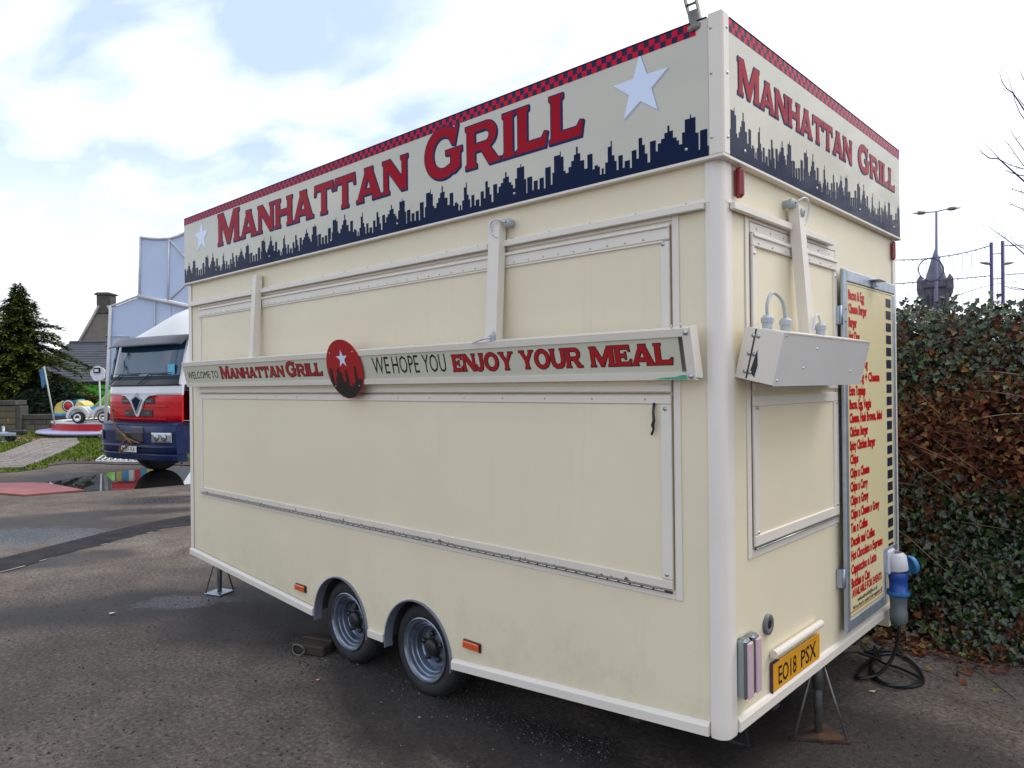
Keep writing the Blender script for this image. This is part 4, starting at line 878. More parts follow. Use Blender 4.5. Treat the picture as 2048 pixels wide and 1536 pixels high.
b = MB(); b.lathe([(.017,-.262),(.017,.262)], (.020, .652, .577), (0,1,0), 14); b.lathe([(.017,-.262),(.001,-.262)], (.020, .652, .577), (0,1,0), 14); b.lathe([(.017,.262),(.001,.262)], (.020, .652, .577), (0,1,0), 14)
strip_e(b, .39, .914, .556, .574, .001, .012, .003); obj('plate_lamp_housing', b, 'trim', T, recalc=True)
b = MB(); b.lathe([(.042,0),(.042,.012),(.034,.014),(.018,.012),(.016,-.01)], (0.001, .370, .704), (1,0,0), 20); va = obj('round_vent', b, mat('vent_grey', (.13,.13,.15), .5), T)
b = MB(); b.lathe([(.017,.0125),(.001,.0128)], (0.001,.370,.704), (1,0,0), 14); obj('vent_hole', b, 'black', va)
b = MB(); b.tube([(-.284,-.018,1.625),(-.286,-.022,1.59),(-.281,-.026,1.555),(-.288,-.024,1.535),(-.285,-.022,1.52),(-.294,-.024,1.497)], [.006,.006,.007,.008,.005,.005], 6); obj('strap', b, 'black', T)
# pole socket on the roof corner
b = MB(); pc = Vector((-.082, -.004, 3.062)); ax = Vector((-.05,-.35,.93)).normalized()
b.lathe([(.038,-.008),(.040,.0),(.038,.012),(.026,.018),(.024,.065),(.022,.065),(.022,.02)], pc, ax, 18); soc = obj('pole_socket', b, 'dsteel', T)
b = MB(); u = Vector((1,0,0)); pb = pc + ax*.06
for sx_ in (-.023, .019): b.add([pb+u*sx_+Vector((0,-.012,0)), pb+u*(sx_+.004)+Vector((0,-.012,0)), pb+u*(sx_+.004)+Vector((0,.012,0)), pb+u*sx_+Vector((0,.012,0))] + [pb+ax*.3+Vector((-.012,0,.0))+u*sx_+Vector((0,-.012,0)), pb+ax*.3+Vector((-.012,0,.0))+u*(sx_+.004)+Vector((0,-.012,0)), pb+ax*.3+Vector((-.012,0,.0))+u*(sx_+.004)+Vector((0,.012,0)), pb+ax*.3+Vector((-.012,0,.0))+u*sx_+Vector((0,.012,0))], [(0,3,2,1),(4,5,6,7),(0,1,5,4),(1,2,6,5),(2,3,7,6),(3,0,4,7)])
for k in (.03, .075, .12, .17): b.tube([pb+ax*k-u*.022, pb+ax*k+u*.02], .005, 6)
obj('ladder_mast', b, 'dsteel', soc)
# blue mains inlet at the right foot of the end wall
pi_ = Vector((.09, 1.905, 0))
b = MB(); strip_e(b, 1.85, 1.96, .62, .755, .001, .06, .01); b.lathe([(.035,.0),(.052,.02),(.055,.09),(.05,.10)], Vector((.075,1.905,.74)), (.10,.02,-1), 18); inl = obj('mains_inlet', b, 'whitep', T)
b = MB(); b.lathe([(.05,-.02),(.052,-.018),(.052,.0),(.046,.008),(.001,.008)], Vector((.135,2.0,.665)), (.55,.75,.2), 18); obj('inlet_cap', b, 'bluel', inl)
pl = thing('mains_plug', 'blue and grey round mains plug pushed into the trailer inlet', 'plug', (.085,1.907,.36))
b = MB(); b.lathe([(.046,.275),(.050,.26),(.050,.235),(.047,.23),(.046,.17),(.056,.165),(.058,.145),(.052,.14)], (0,0,0), (0,0,1), 20); obj('collar', b, 'bluep', pl)
b = MB(); b.lathe([(.059,.168),(.060,.15),(.055,.146)], (0,0,0), (0,0,1), 20); obj('ring', b, 'bluel', pl)
b = MB(); b.lathe([(.050,.145),(.044,.12),(.042,.06),(.047,.055),(.046,.0),(.036,-.02),(.018,-.03),(.001,-.03)], (0,0,0), (0,0,1), 20); obj('grip', b, 'greyp', pl)

# ---- things round the trailer
cp = [(.085,1.907,.335), (.085,1.907,.27), (.05,1.90,.14), (-.02,1.87,.04), (-.12,1.84,.014)]
def gp3(x, y, z=.012): v = gnd(x, y); return (v.x, v.y, z)
cp += [gp3(*p) for p in [(1765,1300),(1748,1325),(1742,1345),(1750,1362),(1780,1374),(1815,1378),(1843,1372),(1845,1358),(1832,1338),(1808,1318),(1780,1307),(1752,1304),(1730,1305)]]
cp += [gp3(*p) for p in [(1760,1312),(1800,1308),(1814,1296),(1805,1283),(1780,1276),(1745,1272),(1738,1268),(1700,1290),(1650,1300),(1560,1310)]]
b = MB(); P = [Vector(p) for p in cp]; sm = []
for i in range(len(P)-1):
    p0, p1, p2, p3 = P[max(i-1,0)], P[i], P[i+1], P[min(i+2,len(P)-1)]
    for k in range(5):
        t = k/5; sm.append(0.5*((2*p1) + (p2-p0)*t + (2*p0-5*p1+4*p2-p3)*t*t + (3*p1-p0-3*p2+p3)*t**3))
for i, q in enumerate(sm): q.z = max(q.z, .010 + (.006 if i % 31 < 8 else 0))
b.tube(sm, .0095, 8); tag(settle(obj('mains_cable', b, 'cable')), 'black power cable coiled on the tarmac below the mains plug', 'cable')
b = MB(); sm2 = [Vector(gp3(*p)) for p in [(1600,1330),(1700,1312),(1730,1318),(1760,1325),(1748,1300),(1760,1330),(1800,1345),(1835,1362),(1838,1372),(1810,1380),(1775,1378),(1755,1366),(1746,1348)]]; sm3 = []
for i in range(len(sm2)-1):
    p0, p1, p2, p3 = sm2[max(i-1,0)], sm2[i], sm2[i+1], sm2[min(i+2,len(sm2)-1)]
    for k in range(5):
        t = k/5; sm3.append(0.5*((2*p1) + (p2-p0)*t + (2*p0-5*p1+4*p2-p3)*t*t + (3*p1-p0-3*p2+p3)*t**3))
for q in sm3: q.z = .024
b.tube(sm3, .008, 8); tag(settle(obj('extension_cable', b, 'cable')), 'thinner second black cable lying across the coiled power cable', 'cable')
def stand(name, label, x, y, top, plate_m, leg_m, half, rz, legs, tri=False):
    t = thing(name, label, 'stand', (x, y, 0), rz, 'steel prop stands under the trailer')
    b = MB()
    if tri: b.prism([(-half,-half*.8),(half*1.05,-half*.55),(half*.1,half)], lambda a, c, d: (a, c, d), .002, .014)
    else: b.cbox(-half, half, -half, half, .002, .011, .003)
    obj('foot_plate', b, plate_m, t)
    b = MB(); b.tube([(0,0,.0115),(0,0,top)], .019, 10); obj('post', b, leg_m, t)
    b = MB(); b.tube([(0,0,top*.55),(0,0,top+.0)], .025, 10); b.tube([(-.04,.0,top-.03),(.05,.0,top-.03)], .007, 6); obj('screw_head', b, leg_m, t)
    for (lx, ly) in legs:
        b = MB(); b.tube([(lx, ly, .012), (lx*.12, ly*.12, top*.93)], .0065, 6); obj('brace', b, leg_m, t)
    return t
g = gnd(437, 1186); stand('prop_stand', 'galvanised prop stand with square pale foot under the far front corner', g.x, g.y+.01, .385, 'galv', 'dsteel', .085, .35, [(.075,.075),(-.075,.075),(.075,-.075),(-.075,-.075)])
g = gnd(1637, 1468); stand('prop_stand', 'rusty triangular footed prop stand below the yellow number plate', g.x, g.y, .40, 'rust', 'dsteel', .13, .45, [(-.115,-.09),(.12,-.06),(.015,.11)], True)
g = gnd(1492, 1492); stand('prop_stand', 'dark prop stand in the shade under the near corner post', g.x-.05, g.y+.03, .33, 'dark', 'dark', .07, .1, [(-.06,-.05),(.06,-.05),(.01,.06)], True)
ck = thing('wheel_chock', 'dark timber block with rope loop wedged against the far wheel', 'wheel chock', (-2.87, .04, 0), .35)
b = MB(); b.cbox(-.13, .13, -.11, -.012, .001, .065, .008); obj('timber', b, 'wood', ck)
b = MB(); b.cbox(-.12, .12, -.008, .09, .001, .075, .008); obj('timber', b, 'wood', ck)
b = MB(); b.tube([(-.05+.03*math.cos(a)*1.6, -.122-.012*abs(math.sin(a)), .036+.034*math.sin(a)) for a in [2*PI*i/16 for i in range(17)]], .005, 6); obj('rope_loop', b, mat('rope', (.13,.12,.11), .9), ck)
# bits of litter
M['paper'] = mat('pale_litter', (.55, .5, .33), .7); M['pinklit'] = mat('pink_litter', (.6,.25,.33), .7)
def litter(px, py, sz, m, label):
    p = gnd(px, py); b = MB(); b.add([(p.x-sz, p.y-sz*.5, .006), (p.x+sz*.8, p.y-sz*.6, .008), (p.x+sz, p.y+sz*.5, .016), (p.x-sz*.7, p.y+sz*.6, .007), (p.x, p.y, .012)], [(0,1,4),(1,2,4),(2,3,4),(3,0,4)])
    tag(settle(obj('litter_scrap', b, m)), label, 'litter')
litter(224, 1228, .03, 'paper', 'pale scrap of paper on the damp tarmac left of the trailer')
litter(636, 1362, .014, 'pinklit', 'tiny pink scrap on the tarmac in front of the wheels')
litter(1744, 1385, .018, 'paper', 'pale leaf scrap on the tarmac beside the cable coil')

# ================================================================ BEHIND ON THE LEFT
def wpos(px, d, z=0.0):                 # ground position under a photo column, d metres ahead
    p = at(px, 780, d); return Vector((p.x, p.y, z))
def facing(base, name, label, cat, group=None):
    """Empty whose local x runs to the right across the view and y away from it"""
    return thing(name, label, cat, (base.x, base.y, 0), yaw_of(RH), group)
def hz(px, py, d): return at(px, py, d).z
M['cabred'] = mat('cab_red', (.50,.004,.010), .25, var=.05, vscale=3, spec=.3)
M['cabwhite'] = mat('cab_white', (.66,.67,.72), .25, var=.05, vscale=2, coat=.3, dirt=(.4,.38,.35), dscale=4, damt=.4)
M['cabblue'] = mat('bumper_blue', (.005,.016,.072), .35, spec=.3, var=.15, vscale=5, dirt=(.10,.10,.11), dscale=6, damt=.3)
M['glass'] = mat('windscreen', (.012,.05,.10), .03, ior=1.75)
M['visor'] = mat('smoked_visor', (.06,.06,.075), .35, var=.3, vscale=3)
M['canvas'] = mat('white_canvas', (.68,.68,.68), .6, var=.06, vscale=2, bump=.2, bscale=6)
M['ropeo'] = mat('brown_rope', (.20,.10,.04), .8)
M['rider'] = mat('ride_panel', (.46,.55,.74), .35, var=.05, vscale=.8, dirt=(.3,.33,.4), dscale=1.5, damt=.35)
M['rideframe'] = mat('ride_frame', (.55,.56,.58), .4, var=.15, vscale=4)
M['plw'] = mat('white_plate', (.68,.68,.66), .4)
M['lampglass'] = mat('headlamp', (.5,.52,.55), .08, .6)

# ---- lorry
tp0 = wpos(272, 13.85); Lv = (RH*.843 - FH*.537).normalized()
LO = thing('parked_lorry', 'red and white lorry cab with blue bumper beside the trailer', 'lorry', (tp0.x, tp0.y, 0), yaw_of(Lv))
HW = 1.21
def cy(x, base=0.0): return base + .13*abs(x/HW)**7
def cab_grid(name, x0, x1, z0, z1, yb0, yb1, m, parent=LO, n=16, th=.04, zf=None):
    g = MB(); vs = []
    for j in range(5):
        t = j/4; 
        for i in range(n+1):
            x = x0 + (x1-x0)*i/n; za = z0 if not zf else zf(x)[0]; zb_ = z1 if not zf else zf(x)[1]
            vs.append((x, cy(x, yb0+(yb1-yb0)*t), za+(zb_-za)*t))
    g.add(vs, [(j*(n+1)+i, j*(n+1)+i+1, (j+1)*(n+1)+i+1, (j+1)*(n+1)+i) for j in range(4) for i in range(n)], True)
    k = len(vs); back = [(x, y+th, z) for x, y, z in vs]; g.add(back, [(j*(n+1)+i, (j+1)*(n+1)+i, (j+1)*(n+1)+i+1, j*(n+1)+i+1) for j in range(4) for i in range(n)])
    def wall(idx): 
        for a, b in zip(idx[:-1], idx[1:]): g.f.append((a, b, b+k, a+k)); g.sm.append(False)
    wall([i for i in range(n+1)]); wall([4*(n+1)+i for i in range(n+1)][::-1]); wall([j*(n+1) for j in range(5)][::-1]); wall([j*(n+1)+n for j in range(5)])
    return obj(name, g, m, parent, recalc=True)
cab_grid('front_panel', -HW, HW, 1.09, 1.58, .03, .03, 'cabred')
cab_grid('front_panel', -HW, HW, 1.585, 1.78, .03, .05, 'cabwhite')
ws = cab_grid('windscreen', -1.17, 1.17, 1.80, 2.63, .06, .24, 'glass')
cab_grid('wiper_panel', -1.17, 1.17, 1.76, 1.90, .035, .085, 'black')
cab_grid('screen_header', -1.15, 1.15, 2.56, 2.70, .25, .30, 'black')
for sx_ in (-1, 1):
    g = MB(); x = sx_*1.19
    P = [(x, cy(1.15,.05), 1.78), (x, cy(1.15,.05)+.16, 1.78), (x, cy(1.15,.26)+.16, 2.70), (x, cy(1.15,.24), 2.70)]
    g.add([(a-.045*sx_, b, c) for a, b, c in P] + [(a+.02*sx_, b, c) for a, b, c in P], [(0,1,2,3),(7,6,5,4),(0,4,5,1),(1,5,6,2),(2,6,7,3),(3,7,4,0)]); obj('screen_pillar', g, 'cabwhite' if sx_ > 0 else 'glass', LO, recalc=True)
    g = MB(); g.cbox(sx_*1.16, sx_*1.215, .34, 2.0, 1.0, 1.66, .01); dr = obj('door', g, 'cabred', LO)
    g = MB(); g.cbox(sx_*1.155, sx_*1.214, .34, 2.0, 1.665, 1.80, .01); g.cbox(sx_*1.155, sx_*1.214, 1.55, 2.0, 1.80, 2.70, .01); obj('door_upper', g, 'cabwhite', LO)
    g = MB(); g.cbox(sx_*1.16, sx_*1.20, .52, 1.545, 1.805, 2.66, .005); obj('side_window', g, 'glass', LO)
    g = MB(); g.cbox(sx_*1.216, sx_*1.235, 1.55, 1.72, 1.5, 1.54, .006); obj('handle', g, 'black', dr)
g = MB(); g.cbox(-1.15, 1.15, .46, 2.0, 2.70, 2.74, .015); obj('cab_roof', g, 'cabwhite', LO)
g = MB(); g.cbox(-1.15, 1.15, 1.95, 2.02, .9, 2.70, .02); g.cbox(-1.1, 1.1, .40, 1.9, .92, 1.0, .02); obj('cab_back', g, 'cabwhite', LO)
g = MB(); g.cbox(-.45, .45, .3, 6.5, .55, .80, .02); obj('chassis', g, 'dark', LO)
cab_grid('sun_visor', -1.19, 1.21, 2.52, 2.71, .00, .20, 'visor', th=.03)
g = MB(); vs = []; n = 14                                      # billowing white wind deflector over the roof
for j in range(9):
    t = j/8
    for i in range(n+1):
        u = -1 + 2*i/n; hgt = 2.73 + (.80*math.sin(t*PI/2)**.8)*(1-.35*abs(u)**3); vs.append((.22 + u*.98*(1-.06*t), .42 + 1.9*t - .25*math.sin(t*PI)*(1-abs(u)**2), hgt))
g.add(vs, [(j*(n+1)+i, j*(n+1)+i+1, (j+1)*(n+1)+i+1, (j+1)*(n+1)+i) for j in range(8) for i in range(n)], True)
for e in (0, n): g.f += [((j)*(n+1)+e, (j+1)*(n+1)+e, 8*(n+1)+e) for j in range(7)]; g.sm += [False]*7
obj('wind_deflector', g, 'canvas', LO, recalc=True)
# bumper
bmp = cab_grid('bumper', -1.23, 1.23, .50, 1.02, -.10, -.13, 'cabblue', th=.3)
cab_grid('bumper_ledge', -1.2, 1.2, 1.025, 1.085, -.10, .02, 'cabblue', th=.1)
cab_grid('bumper_lip', -1.22, 1.22, .36, .495, -.06, -.10, 'cabblue', th=.2)
cab_grid('bumper_ridge', -1.2, 1.2, .615, .66, -.150, -.142, 'cabblue', th=.03)
g = MB(); g.cbox(-.48, .44, -.145, -.09, .70, .90, .02); obj('bumper_recess', g, 'black', LO)
g = MB(); g.cbox(.05, .45, -.150, -.10, .86, 1.0, .02); obj('towing_cover', g, 'visor', LO)
for (xa, xb) in ((-1.215, -.98), (.74, 1.18)):
    b = cab_grid('headlight', xa, xb, .72, .90, -.152, -.155, 'lampglass', n=6, th=.02)
    for k in range(2):
        xx = xa + (xb-xa)*(.3+.4*k); g = MB(); g.lathe([(.075,.0),(.06,-.012),(.03,-.016),(.001,-.017)], (xx, cy(xx,-.154), .81), (0,1,0), 14); obj('reflector', g, 'chrome', b)
g = MB(); g.cbox(-.26, .26, -.160, -.148, .515, .628, .004); fp = obj('number_plate', g, 'plw', LO)
g = MB(); put_text(g, 'SN03', lambda a, b: (a, -.1612, b), -.22, .01, .535, .072, .012); obj('plate_lettering', g, 'pblack', fp)
g = MB(); put_text(g, 'FLR', lambda a, b: (a, -.1612, b), .055, .22, .535, .072, .012); obj('plate_lettering', g, 'pblack', fp)
# grilles, white V and kite badge
for (xa, xb, za, zb_) in ((-.52, -.20, 1.42, 1.535), (.24, .56, 1.42, 1.535), (-.42, .50, 1.18, 1.31)):
    g = MB(); g.cbox(xa, xb, .012, .05, za, zb_, .01); q = obj('grille', g, 'black', LO)
    for k in range(2): c = MB(); c.cbox(xa+.05+k*(xb-xa-.22), xa+.14+k*(xb-xa-.22), .006, .011, (za+zb_)/2-.018, (za+zb_)/2+.018, .002); obj('grille_mark', c, 'dsteel', q)
g = MB(); ff = lambda a, b, d: (a, .032-d, b)
g.prism([(-.56,1.585),(-.38,1.57),(-.27,1.51),(-.17,1.42),(-.02,1.20),(.02,1.18),(.06,1.18),(.09,1.20),(.21,1.42),(.31,1.51),(.42,1.57),(.60,1.585)], ff, .0, .034); obj('vee_flash', g, 'cabwhite', LO, recalc=True)
g = MB(); g.prism([(.02,1.22),(.21,1.50),(.12,1.54),(.02,1.63),(-.08,1.54),(-.17,1.50)], ff, .035, .050); kb = obj('kite_badge', g, 'chrome', LO, recalc=True)
g = MB(); g.prism([(.02,1.29),(.155,1.49),(.02,1.555),(-.115,1.49)], ff, .051, .056); obj('badge_centre', g, 'pdark', kb, recalc=True)
for z in (1.37, 1.14): g = MB(); g.cbox(-.95, .95, .005, .028, z-.008, z+.008, .004); obj('panel_rib', g, 'cabred', LO)
for (xa, xb) in ((-.95, -.35), (.05, .65)):
    g = MB(); g.tube([(xa, .02, 1.80), (xa+.28, .06, 1.98), (xa+.85, .075, 1.97)], .011, 6); g.tube([(xa+.15, .035, 2.0), (xa+1.0, .075, 2.0)], .007, 5); obj('wiper', g, 'black', LO)
g = MB(); g.cbox(.86, 1.06, cy(.95,.085), cy(.95,.10), 1.97, 2.16, .003); obj('paper_notice', g, mat('blue_notice', (.10,.42,.62), .5), LO)
g = MB(); g.add([(.45,.16,1.93),(1.0,.24,1.95),(.98,.28,2.32)], [(0,1,2)]); obj('dash_cloth', g, 'pdark', LO)
rp = []
for (x, z, y) in ((-1.2,1.50,.20),(-.9,1.28,.03),(-.5,1.02,-.14),(-.2,.86,-.17),(-.02,.78,-.18),(.05,.68,-.18),(-.05,.62,-.18),(-.16,.55,-.19),(-.24,.48,-.18),(-.27,.58,-.18),(-.15,.70,-.18),(.05,.76,-.18),(.25,.72,-.18),(.38,.70,-.17)): rp.append((x, y, z))
q = cord(rp, .014, LO, 'ropeo', 6); q.name = 'rope'
g = MB()
for k in range(7): a = k*.9; g.tube([(-.12+.05*k*.5, -.18, .86-.02*k), (-.08+.04*k, -.20, .80-.015*k), (-.03+.03*k, -.18, .83-.03*k)], .017, 6)
obj('rope_knot', g, 'ropeo', LO, kind='stuff')
for (x, y) in ((-.98, 1.06), (.98, 1.06)):
    g = MB(); s2 = 1 if x > 0 else -1
    g.lathe([(.20,.02),(.30,.02),(.44,.0),(.50,.03),(.515,.07),(.515,.25),(.50,.29),(.44,.31),(.3,.30),(.2,.26)], (x - .16*s2, y, .515), (s2,0,0), 36); wl = obj('wheel', g, 'rubber', LO)
    g = MB(); g.lathe([(.30,.06),(.29,.10),(.20,.12),(.16,.03),(.001,.02)], (x - .16*s2, y, .515), (s2,0,0), 24); obj('rim', g, 'dsteel', wl)
g = MB(); g.cbox(-1.2, 1.2, 5.2, 5.6, .45, .62, .02); g.cbox(-1.1, 1.1, 1.0, 1.12, .45, .57, .01); obj('axle', g, 'dark', LO)

# ---- tall folded panels of a fairground ride
RD = 19.4; rb = wpos(300, RD)
RW = facing(rb, 'folded_ride', 'tall pale blue folded fairground ride panels standing behind the red lorry', 'fairground ride')
def rl(px, py, d=RD): q = at(px, py, d) - Vector((rb.x, rb.y, 0)); return (q.dot(RH), q.z)
pf2 = lambda a, b, d: (a, -d, b)
low1 = [rl(*p) for p in [(220,775),(223,616),(232,612),(246,607),(262,600),(280,594),(311,601),(311,775)]]
low2 = [rl(*p) for p in [(312,775),(312,601.5),(342,607),(342,775)]]; low3 = [rl(*p) for p in [(343,775),(343,607),(420,620),(420,775)]]
for P in (low1, low2, low3): g = MB(); g.prism(P, pf2, -.05, 0); obj('ride_panel', g, 'rider', RW, recalc=True)
up1 = [rl(*p) for p in [(280,590),(282,476),(300,478),(320,479),(339,478),(338,600)]]
up2 = [rl(*p) for p in [(339.5,600),(340.5,478),(352,475),(372,467),(420,448),(420,618)]]
for P in (up1, up2): g = MB(); g.prism(P, pf2, -.02, .03); obj('ride_panel', g, 'rider', RW, recalc=True)
def rbar(pts, r=.035, d=.05): g = MB(); g.tube([(rl(*p)[0], -d, rl(*p)[1]) for p in pts], r, 6); return obj('frame_bar', g, 'rideframe', RW)
rbar([(223,612),(217,760),(210,902)], .045); rbar([(223,613),(246,605),(262,598),(280,592)], .03); rbar([(278,592),(330,603),(420,622)], .05, .07)
rbar([(280,592),(282,475)], .03); rbar([(282,475),(300,477.5),(320,478.5),(341,477.5),(356,473),(372,466),(420,447)], .035); rbar([(340,478),(337,603)], .025)
rbar([(341,480),(352,492),(372,516),(420,570)], .028); rbar([(341,600),(372,570),(420,525)], .022); rbar([(311,601),(311,700)], .018); rbar([(410,620),(410,905)], .045); rbar([(221,773),(420,773)], .03); rbar([(226,672),(260,673)], .02)
g = MB(); p = rl(210,903); g.cbox(p[0]-.06, p[0]+.1, -.12, .04, 0, p[1]+.05, .01); obj('foot', g, 'dark', RW)
g = MB()
for (px, py) in ((222, 672), (221, 690)): a = rl(px, py); g.lathe([(.05,0),(.05,.04),(.02,.06)], (a[0]-.05, -.05, a[1]), (-1,0,0), 8)
obj('catches', g, 'dsteel', RW, kind='stuff')

# ---- roundabout for small children
KD = 27.0; kc = wpos(284, KD + 1.6)
KR = facing(kc, 'childrens_roundabout', 'low red and white childrens roundabout with little ride cars on the grass', 'roundabout')
M['kred'] = mat('ride_red', (.55,.012,.02), .3); M['klilac'] = mat('ride_lilac', (.45,.44,.66), .4); M['kwhite'] = mat('ride_white', (.66,.66,.68), .35)
M['kyel'] = mat('ride_yellow', (.62,.5,.12), .3, var=.2, vscale=5); M['kblue'] = mat('ride_blue', (.05,.28,.55), .3, var=.3, vscale=4); M['kgreen'] = mat('ride_green', (.15,.4,.04), .4)
for (nm, prof, m) in (('skirt_lip', [(3.0,.24),(3.52,.20),(3.55,.14),(3.2,.05)], 'klilac'), ('red_band', [(3.02,.24),(3.02,.47)], 'kred'), ('white_rim', [(3.0,.47),(3.05,.48),(3.05,.54),(2.75,.55),(2.75,.50)], 'kwhite'), ('deck', [(2.76,.45),(.001,.45)], 'dsteel')):
    g = MB(); g.lathe(prof, (0,0,0), (0,0,1), 48); obj(nm, g, m, KR, recalc=True)
g = MB(); g.lathe([(.25,.45),(.2,1.0),(.001,1.05)], (0,0,0), (0,0,1), 16); obj('centre_post', g, 'kwhite', KR, recalc=True)
def kcar(cx, cy_, ln, m1, m2, z0, hgt, wheels, roof, target):
    prof = [(-.5,.18),(-.49,.42),(-.42,.6),(-.25,.72),(-.1,.66),(-.02,.5),(.16,.5),(.24,.72),(.36,.66),(.46,.52),(.5,.3),(.49,.12),(.35,.1),(-.35,.1)]
    g = MB(); P = [(cx + a*ln, z0 + b*hgt) for a, b in prof]; ff2 = lambda a, b, d: (a, cy_ - d, b)
    g.prism(P, ff2, -.32, .32); body = obj('ride_car', g, m1, KR, recalc=True)
    g = MB(); g.cbox(cx-.5*ln-.02, cx+.5*ln+.02, cy_-.36, cy_+.36, z0+.04*hgt, z0+.16*hgt, .03); obj('sill', g, m2, body)
    g = MB(); g.prism([(cx-.12*ln, z0+.5*hgt), (cx+.26*ln, z0+.5*hgt), (cx+.20*ln, z0+.78*hgt), (cx-.08*ln, z0+.72*hgt)], ff2, -.2, .2); obj('seat', g, 'kblue', body, recalc=True)
    if wheels:
        for xx in (-.33, .36):
            g = MB(); g.lathe([(.12,-.02),(.20,.0),(.215,.05),(.215,.12)], (cx+xx*ln, cy_-.42, z0+.02), (0,1,0), 22); w_ = obj('wheel', g, 'rubber', body, recalc=True)
            g = MB(); g.lathe([(.135,-.022),(.128,-.03),(.085,-.03),(.075,-.02)], (cx+xx*ln, cy_-.42, z0+.02), (0,1,0), 20); obj('whitewall', g, 'kwhite', body, recalc=True)
            g = MB(); g.prism([(cx+xx*ln-.36, z0-.02)] + [(cx+xx*ln+.32*math.cos(a), z0+.02+.32*math.sin(a)) for a in [PI-i*PI/10 for i in range(11)]] + [(cx+xx*ln+.36, z0-.02)] + [(cx+xx*ln+.40*math.cos(a), z0+.06+.38*math.sin(a)) for a in [i*PI/10 for i in range(11)]], ff2, .3, .44); obj('mudguard', g, m1, body, recalc=True)
    if target:
        for r_, mm, dd in ((.235,'black',.322),(.20,'kwhite',.326),(.16,'black',.330),(.125,'kred',.334)):
            g = MB(); g.lathe([(r_,0),(r_,-.004),(.001,-.004)], (cx-.06, cy_-dd, z0+.50*hgt), (0,1,0), 22); obj('roundel', g, mm, body, recalc=True)
    return body
def kloc(px, d): q = wpos(px, d) - kc; return q.dot(RH), q.dot(FH)
a = kloc(186, 25.9); kcar(a[0]+.12, a[1], 1.30, 'kwhite', 'kyel', .70, .55, True, False, False)
a = kloc(150, 27.0); b2 = kcar(a[0], a[1], 1.15, 'kyel', 'kblue', .72, .80, False, True, True)
g = MB(); g.cbox(a[0]-.40, a[0]+.02, a[1]-.30, a[1]+.3, 1.16, 1.30, .05); obj('bonnet', g, 'kblue', b2)
a = kloc(212, 27.4); g = MB(); g.tube([(a[0]-.3, a[1], .95), (a[0]+.1, a[1], 1.35), (a[0]+.25, a[1], 1.75)], [.22,.20,.04], 10); obj('ride_animal', g, 'kgreen', KR)
a = kloc(202, 27.4); g = MB(); g.tube([(a[0], a[1], .46), (a[0]-.1, a[1], .72)], .05, 8); g.tube([(a[0]+.2, a[1], .46), (a[0]+.1, a[1], .6)], .05, 8); obj('swing_arm', g, 'kwhite', KR)

# flag pole leaning beside it
FG = facing(wpos(112, 26), 'flag_pole', 'thin leaning pole with a small coloured flag beside the roundabout', 'flag pole')
b0 = at(110, 850, 26) - Vector((wpos(112,26).x, wpos(112,26).y, 0)); b1 = at(88, 733, 26) - Vector((wpos(112,26).x, wpos(112,26).y, 0))
p0 = (b0.dot(RH), 0, max(.45, b0.z)); p1 = (b1.dot(RH), 0, b1.z)
g = MB(); g.tube([p0, p1], .028, 8); obj('pole', g, mat('greenish_pole', (.38,.45,.40), .5), FG)
g = MB(); n = 6; vs = []
for j in range(5):
    for i in range(n): vs.append((p1[0] - .012 - .04*i + .03*j, .05*math.sin(i*1.4+j*.6), p1[2] - .02 - .15*j - .03*i))
g.add(vs, [(j*n+i, j*n+i+1, (j+1)*n+i+1, (j+1)*n+i) for j in range(4) for i in range(n-1)], True); obj('flag', g, mat('flag_cloth', (.4,.04,.1), .8, island=None, var=.8, vscale=5, col2=(.05,.3,.6)), FG)
# flower-shaped sign on a pole
fb = wpos(199, 25.6); FL = facing(fb, 'flower_sign', 'white flower shaped board on a thin pole above the ride cars', 'sign')
def fl(px, py): q = at(px, py, 25.6) - Vector((fb.x, fb.y, 0)); return (q.dot(RH), q.z)
c0 = fl(196, 747); pet = []
for i in range(60):
    an = 2*PI*i/60; r = .235*(1 + .16*abs(math.sin(2.5*an + .3))*1.0); pet.append((c0[0]+r*math.cos(an), c0[1]+r*math.sin(an)))
g = MB(); g.prism(pet, pf2, -.02, .02); obj('petal_board', g, mat('flower_white', (.66,.66,.74), .4), FL, recalc=True)
g = MB(); g.tube([(c0[0]+.02, .03, c0[1]), (fl(201,815)[0], .03, .46)], .028, 8); obj('pole', g, 'rideframe', FL)
g = MB(); g.cbox(c0[0]-.12, c0[0]+.10, -.08, -.022, c0[1]+.02, c0[1]+.20, .01); q = obj('lamp_box', g, 'pdark', FL)
g = MB(); g.cbox(c0[0]-.08, c0[0]+.06, -.087, -.081, c0[1]+.06, c0[1]+.15, .002); obj('lamp_face', g, 'plw', q)

